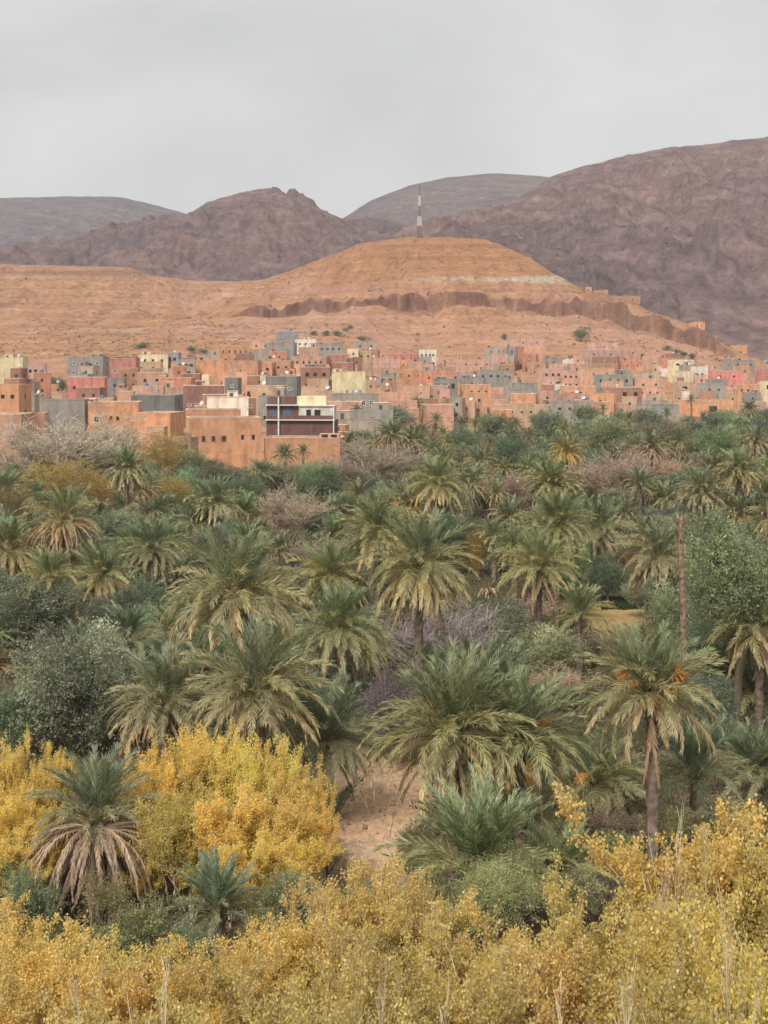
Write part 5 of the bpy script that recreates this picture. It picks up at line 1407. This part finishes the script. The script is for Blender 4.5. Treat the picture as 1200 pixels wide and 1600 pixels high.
# ------------------------------------------------------------------ the rest of the grove
KEEP = [(505, 650, 1180, 1340), (930, 1012, 930, 1000), (285, 410, 640, 732), (412, 540, 640, 728)]
rn2 = random.Random(4)
PLACED = [((s[0] + s[1]) / 2, s[4]) for s in SCREEN]
nP = nO = nB = 0; tr = 0
while (nP < 235 or nO < 225 or nB < 14) and tr < 30000:
    tr += 1
    px = rn2.uniform(-60, 1260); gy_ = 650 + (1180 - 650) * rn2.random() ** 1.5
    d = F * CAM_Z / (gy_ - HY)
    db = float(np.interp(px, KX, DB))
    if d > db - 8: continue
    x = pxy(px, d)
    if any(abs(pxy(p, q) - x) ** 2 + ((q - d) * .8) ** 2 < (2.0 + d * .004) ** 2 for p, q in PLACED): continue
    u = rn2.random()
    kind = 'p' if (u < .58 and nP < 235) else ('o' if nO < 225 and u < .94 else 'b')
    if kind == 'p' and nP >= 235 or kind == 'b' and nB >= 14: continue
    if kind == 'p':
        D = rn2.uniform(3.8, 6.2); h = rn2.uniform(2.5, 6.5) if px > 560 else rn2.uniform(1.5, 4.5); w = D * F / d; cy = HY + F * (CAM_Z - h) / d; r = (px - w * .45, px + w * .45, cy - w * .45, cy + w * .4, d)
    else:
        wm = rn2.uniform(4, 7.5); hm = wm * rn2.uniform(.65, .85); w = wm * F / d; hp = hm * F / d; cy = HY + F * (CAM_Z - .7 - hm / 2) / d; r = (px - w / 2, px + w / 2, cy - hp / 2, cy + hp / 2, d)
    if any(overlap(r, k) > 30 for k in KEEP): continue
    if px < 560 and r[2] < 725: continue
    bad = False
    for s in SCREEN:
        if s[4] > d and overlap(r, s) > .36 * (s[1] - s[0]) * (s[3] - s[2]): bad = True; break
    if bad: continue
    PLACED.append((px, d))
    ns = len(SCREEN)
    tn = (rn2.uniform(.8, 1.08), rn2.uniform(.88, 1.08), rn2.uniform(.75, .98))
    if kind == 'p':
        palm(px, cy, w, rn2.choice(['plain', 'plain', 'plain', 'tan', 'skirt', 'young']), d=d, tint=tn, den=.9, lean=1); nP += 1
    elif kind == 'o':
        olive(px, cy, w, hp, d=d, tint=(tn[0] * .9, tn[1] * .95, tn[2])); nO += 1
    else:
        bare_tree(px, cy, w, hp, d=d, tint=(rn2.uniform(.95, 1.3),) * 3); nB += 1
    del SCREEN[ns:]

# low dry grass and weeds on the valley floor
g = np.random.default_rng(9); N = 19000
px = g.uniform(-100, 1300, N); Yd = 66 * (250 / 66) ** g.random(N); Xd = (px - 600) * Yd / F
cl = fbm(Xd * .12, Yd * .12, 3); plot_ = (np.abs(px - 575) < 85) & (Yd > 70) & (Yd < 99)
ok = (cl > -.12) & ~plot_ & ~((np.abs(px - 968) < 45) & (np.abs(Yd - 146) < 7)); Xd, Yd = Xd[ok], Yd[ok]; n = len(Xd)
Zd = ground_z(Xd, Yd); K = 3
P = np.repeat(np.stack([Xd, Yd, Zd - .02], 1), K, 0) + np.concatenate([.12 * g.normal(size=(n * K, 2)), np.zeros((n * K, 1))], 1)
A = np.concatenate([.45 * g.normal(size=(n * K, 2)), np.ones((n * K, 1))], 1)
V, Fc = leaf_quads(P, A, g.uniform(.15, .6, n * K), g.uniform(.01, .025, n * K), g)
tag(link("dry_grass", np_mesh("dry_grass", V, Fc, M_LEAF, np.repeat(cvar(g, n * K, [(.12, .14, .05), (.28, .22, .11), (.36, .27, .14)]), 4, 0))),
    "low dry grass and weeds on the valley floor", "grass", kind="stuff")
# undergrowth: knee-high scrub and suckers between the trees
N = 27000
px = g.uniform(-120, 1320, N); Yd = 46 * (560 / 46) ** (g.random(N) ** .85); Xd = (px - 600) * Yd / F
ok = (Yd < np.interp(px, KX, DB) - 4) & (fbm(Xd * .09 + 5, Yd * .09, 3) > -.22) & ~((np.abs(px - 575) < 88) & (Yd > 68) & (Yd < 101)) & ~((np.abs(px - 968) < 48) & (Yd > 126) & (Yd < 150))
Xd, Yd = Xd[ok], Yd[ok]; n = len(Xd); K = 7; hs = (.25 + 1.5 * np.clip(fbm(Xd * .2, Yd * .2, 3) + .35, 0, 1))
base_ = np.stack([Xd, Yd, ground_z(Xd, Yd)], 1); sp = (.35 + Yd * .0012)
P = base_[:, None] + np.stack([g.normal(size=(n, K)) * sp[:, None], g.normal(size=(n, K)) * sp[:, None], g.random((n, K)) * hs[:, None]], -1)
P = P.reshape(-1, 3); A = np.concatenate([.9 * g.normal(size=(n * K, 2)), .6 + .5 * g.random((n * K, 1))], 1)
ls_ = np.repeat(.16 + Yd * .0011, K)
V, Fc = leaf_quads(P, A, ls_ * g.uniform(.7, 1.6, n * K), ls_ * g.uniform(.12, .26, n * K), g)
cu_ = np.repeat(cvar(g, n, [(.07, .085, .04), (.11, .12, .06), (.17, .15, .085), (.09, .10, .05), (.20, .155, .09)]), K, 0)  # leaf colours darkened to paint deep shade into the gaps
tag(link("undergrowth", np_mesh("undergrowth", V, Fc, M_LEAF, np.repeat(cu_, 4, 0))), "low grey-green scrub filling the ground between the palms", "scrub", kind="stuff")
# green strip at the edge of the little field
n = 2600; px = g.uniform(940, 1020, n); Yd = g.uniform(150, 156, n); Xd = (px - 600) * Yd / F
V, Fc = leaf_quads(np.stack([Xd, Yd, ground_z(Xd, Yd)], 1), np.concatenate([.3 * g.normal(size=(n, 2)), np.ones((n, 1))], 1), g.uniform(.3, .6, n), g.uniform(.03, .06, n), g)
tag(link("crop_strip", np_mesh("crop_strip", V, Fc, M_LEAF, np.repeat(cvar(g, n, [(.05, .09, .03), (.08, .12, .04)]), 4, 0))), "dark green crop strip behind the little yellow field", "crop", kind="stuff")
# clods of the ploughed plot
n = 420; px = g.uniform(490, 660, n); Yd = g.uniform(72, 98, n); Xd = (px - 600) * Yd / F; Zd = ground_z(Xd, Yd)
cu = np.array([(-1,-1,-1),(1,-1,-1),(1,1,-1),(-1,1,-1),(-.6,-.7,1),(.7,-.5,.8),(.5,.7,1),(-.7,.6,.7)], float)
sz = (.025 + .09 * g.random(n) ** 4)[:, None, None]
V = (cu[None] * sz * g.uniform(.6, 1.4, (n, 1, 3)) + .25 * sz * g.normal(size=(n, 8, 3)) + np.stack([Xd, Yd, Zd], 1)[:, None]).reshape(-1, 3)
q = np.array([(0,3,2,1),(4,5,6,7),(0,1,5,4),(1,2,6,5),(2,3,7,6),(3,0,4,7)])
Fc = (np.arange(n)[:, None, None] * 8 + q[None]).reshape(-1, 4)
tag(link("soil_clods", np_mesh("soil_clods", V, Fc, M_GROUND, np.zeros((len(V), 3)) + np.array([.46, .30, .19]))), "brown earth clods on the ploughed plot", "soil", kind="stuff")
# boulders and scree on the slopes of the hill
n = 3000; px = g.uniform(-60, 1260, n); Yd = g.uniform(900, 1450, n); Xd = (px - 600) * Yd / F; Zd = ground_z(Xd, Yd)
sz = (.2 + .9 * g.random(n) ** 5)[:, None, None]
V = (cu[None] * sz * g.uniform(.6, 1.5, (n, 1, 3)) + .2 * sz * g.normal(size=(n, 8, 3)) + np.stack([Xd, Yd, Zd], 1)[:, None]).reshape(-1, 3)
Fc = (np.arange(n)[:, None, None] * 8 + q[None]).reshape(-1, 4)
cb = np.repeat(cvar(g, n, [(.30, .18, .12), (.40, .25, .16), (.24, .15, .11)]), 8, 0)
tag(link("boulders", np_mesh("boulders", V, Fc, M_HILL, cb)), "scattered boulders and scree on the hill slopes", "rocks", kind="stuff")

# dry scrub tufts dotted over the slopes
n = 3600; px = g.uniform(-60, 1260, n); Yd = 860 * (1520 / 860) ** g.random(n); Xd = (px - 600) * Yd / F; Zd = ground_z(Xd, Yd)
ok = fbm(Xd * .01, Yd * .01 + 3, 3) + .2 * g.normal(size=n) > 0; Xd, Yd, Zd = Xd[ok], Yd[ok], Zd[ok]; n = len(Xd); K = 10
P = (np.stack([Xd, Yd, Zd], 1)[:, None] + np.abs(g.normal(size=(n, K, 3))) * np.array([.0, .0, .35]) + g.normal(size=(n, K, 3)) * np.array([.6, .5, 0])).reshape(-1, 3)
V, Fc = leaf_quads(P, np.concatenate([.7 * g.normal(size=(n * K, 2)), np.ones((n * K, 1))], 1), g.uniform(.4, .9, n * K), g.uniform(.1, .25, n * K), g)
tag(link("slope_scrub", np_mesh("slope_scrub", V, Fc, M_LEAF, np.repeat(cvar(g, n * K, [(.17, .13, .08), (.22, .19, .11), (.13, .13, .07)]), 4, 0))), "dry scrub tufts dotted over the hill slopes", "scrub", kind="stuff")

# ------------------------------------------------------------------ labels for the things placed in loops
LAND = [("the tall pale yellow block", 19, 580), ("the bright pink house", 134, 605), ("the dusty red house", 192, 575), ("the cream house", 238, 565), ("the orange fortress house", 364, 555), ("the long dark-grey building", 240, 630),
        ("the big orange mud-brick house", 345, 690), ("the maroon and white house", 470, 655), ("the brown brick house", 490, 588), ("the bright yellow house", 545, 593), ("the white two-storey house", 478, 540),
        ("the small white house", 668, 556), ("the garage house", 615, 620), ("the red-orange house", 680, 590), ("the plain salmon wall house", 684, 650), ("the upper pink cluster", 815, 540), ("the plain grey block house", 820, 608),
        ("the long tan house", 815, 640), ("the salmon minaret", 902, 570), ("the pink terrace house", 940, 550), ("the grey two-row building", 960, 600), ("the orange house with garage", 1100, 640), ("the hot-pink roofed house", 1137, 590), ("the far right-edge palm", 1170, 645), ("the tall single palm", 1080, 626), ("the light-skirted far palm", 1018, 700), ("the tall garage palm", 650, 634),
        ("the large dark slope bush", 908, 522), ("the large pale leafless tree", 118, 705), ("the round-headed palm", 198, 735), ("the tan-skirted left palm", 98, 815), ("the wide tan-fronded palm", 368, 930), ("the short-skirted palm", 420, 808),
        ("the two house palms", 458, 715), ("the rounded leafless tree", 582, 735), ("the violet thicket", 690, 1010), ("the thick-trunked palm", 757, 810), ("the yellowing round palm", 885, 708), ("the light green palm", 842, 890),
        ("the pinkish leafless tree", 970, 745), ("the dead trunk", 1070, 900), ("the big green tree", 1150, 900), ("the little yellow field", 968, 960), ("the orange-fruited palm", 1018, 1085),
        ("the big palm clump", 750, 1130), ("the ploughed earth", 570, 1270), ("the large olive-green palm", 398, 1085), ("the big round olive", 112, 1065), ("the brown-skirted front palm", 150, 1330), ("the young front palm", 340, 1400),
        ("the front olive bush", 800, 1345), ("the photo's lower left corner", 20, 1580), ("the photo's lower right corner", 1180, 1580), ("the photo's bottom centre", 600, 1570)]
def rel(px, py):
    nm, lx, ly = min(LAND, key=lambda q: (q[1] - px) ** 2 + ((q[2] - py) * 1.2) ** 2)
    dx, dy = px - lx, py - ly
    if abs(dx) > abs(dy): return ("right of " if dx > 0 else "left of ") + nm
    return ("below " if dy > 0 else "above ") + nm
ORD = ["first", "second", "third", "fourth", "fifth", "sixth", "seventh", "eighth", "ninth", "tenth", "eleventh", "twelfth", "thirteenth", "fourteenth", "fifteenth", "sixteenth", "seventeenth", "eighteenth", "nineteenth", "twentieth"]
from collections import defaultdict
bk = defaultdict(list)
for it in AUTO: bk[it[1] + " " + rel(it[2], it[3])].append(it)
for base, its in bk.items():
    its.sort(key=lambda q: q[2])
    for i, it in enumerate(its):
        lab = base if len(its) == 1 else base + (", leftmost" if i == 0 else ", rightmost" if i == len(its) - 1 else f", {ORD[min(i, 19)]} from left")
        tag(it[0], lab, it[4], it[5])

# ------------------------------------------------------------------ the hazy air of the valley
hb_ = MB(); hb_.box(-3800, 3800, -60, 6200, -4.0, 640)
m, n, l = mat("valley_haze")
vol = n.new('ShaderNodeVolumePrincipled')
vol.inputs['Color'].default_value = (0.90, 0.92, 0.96, 1)
vol.inputs['Density'].default_value = 9.0e-5
vol.inputs['Anisotropy'].default_value = 0.0
o = n.new('ShaderNodeOutputMaterial'); l.new(vol.outputs[0], o.inputs['Volume'])
tag(link("haze", hb_.mesh("haze", m)), "thin pale haze filling the valley air", "haze", kind="stuff")
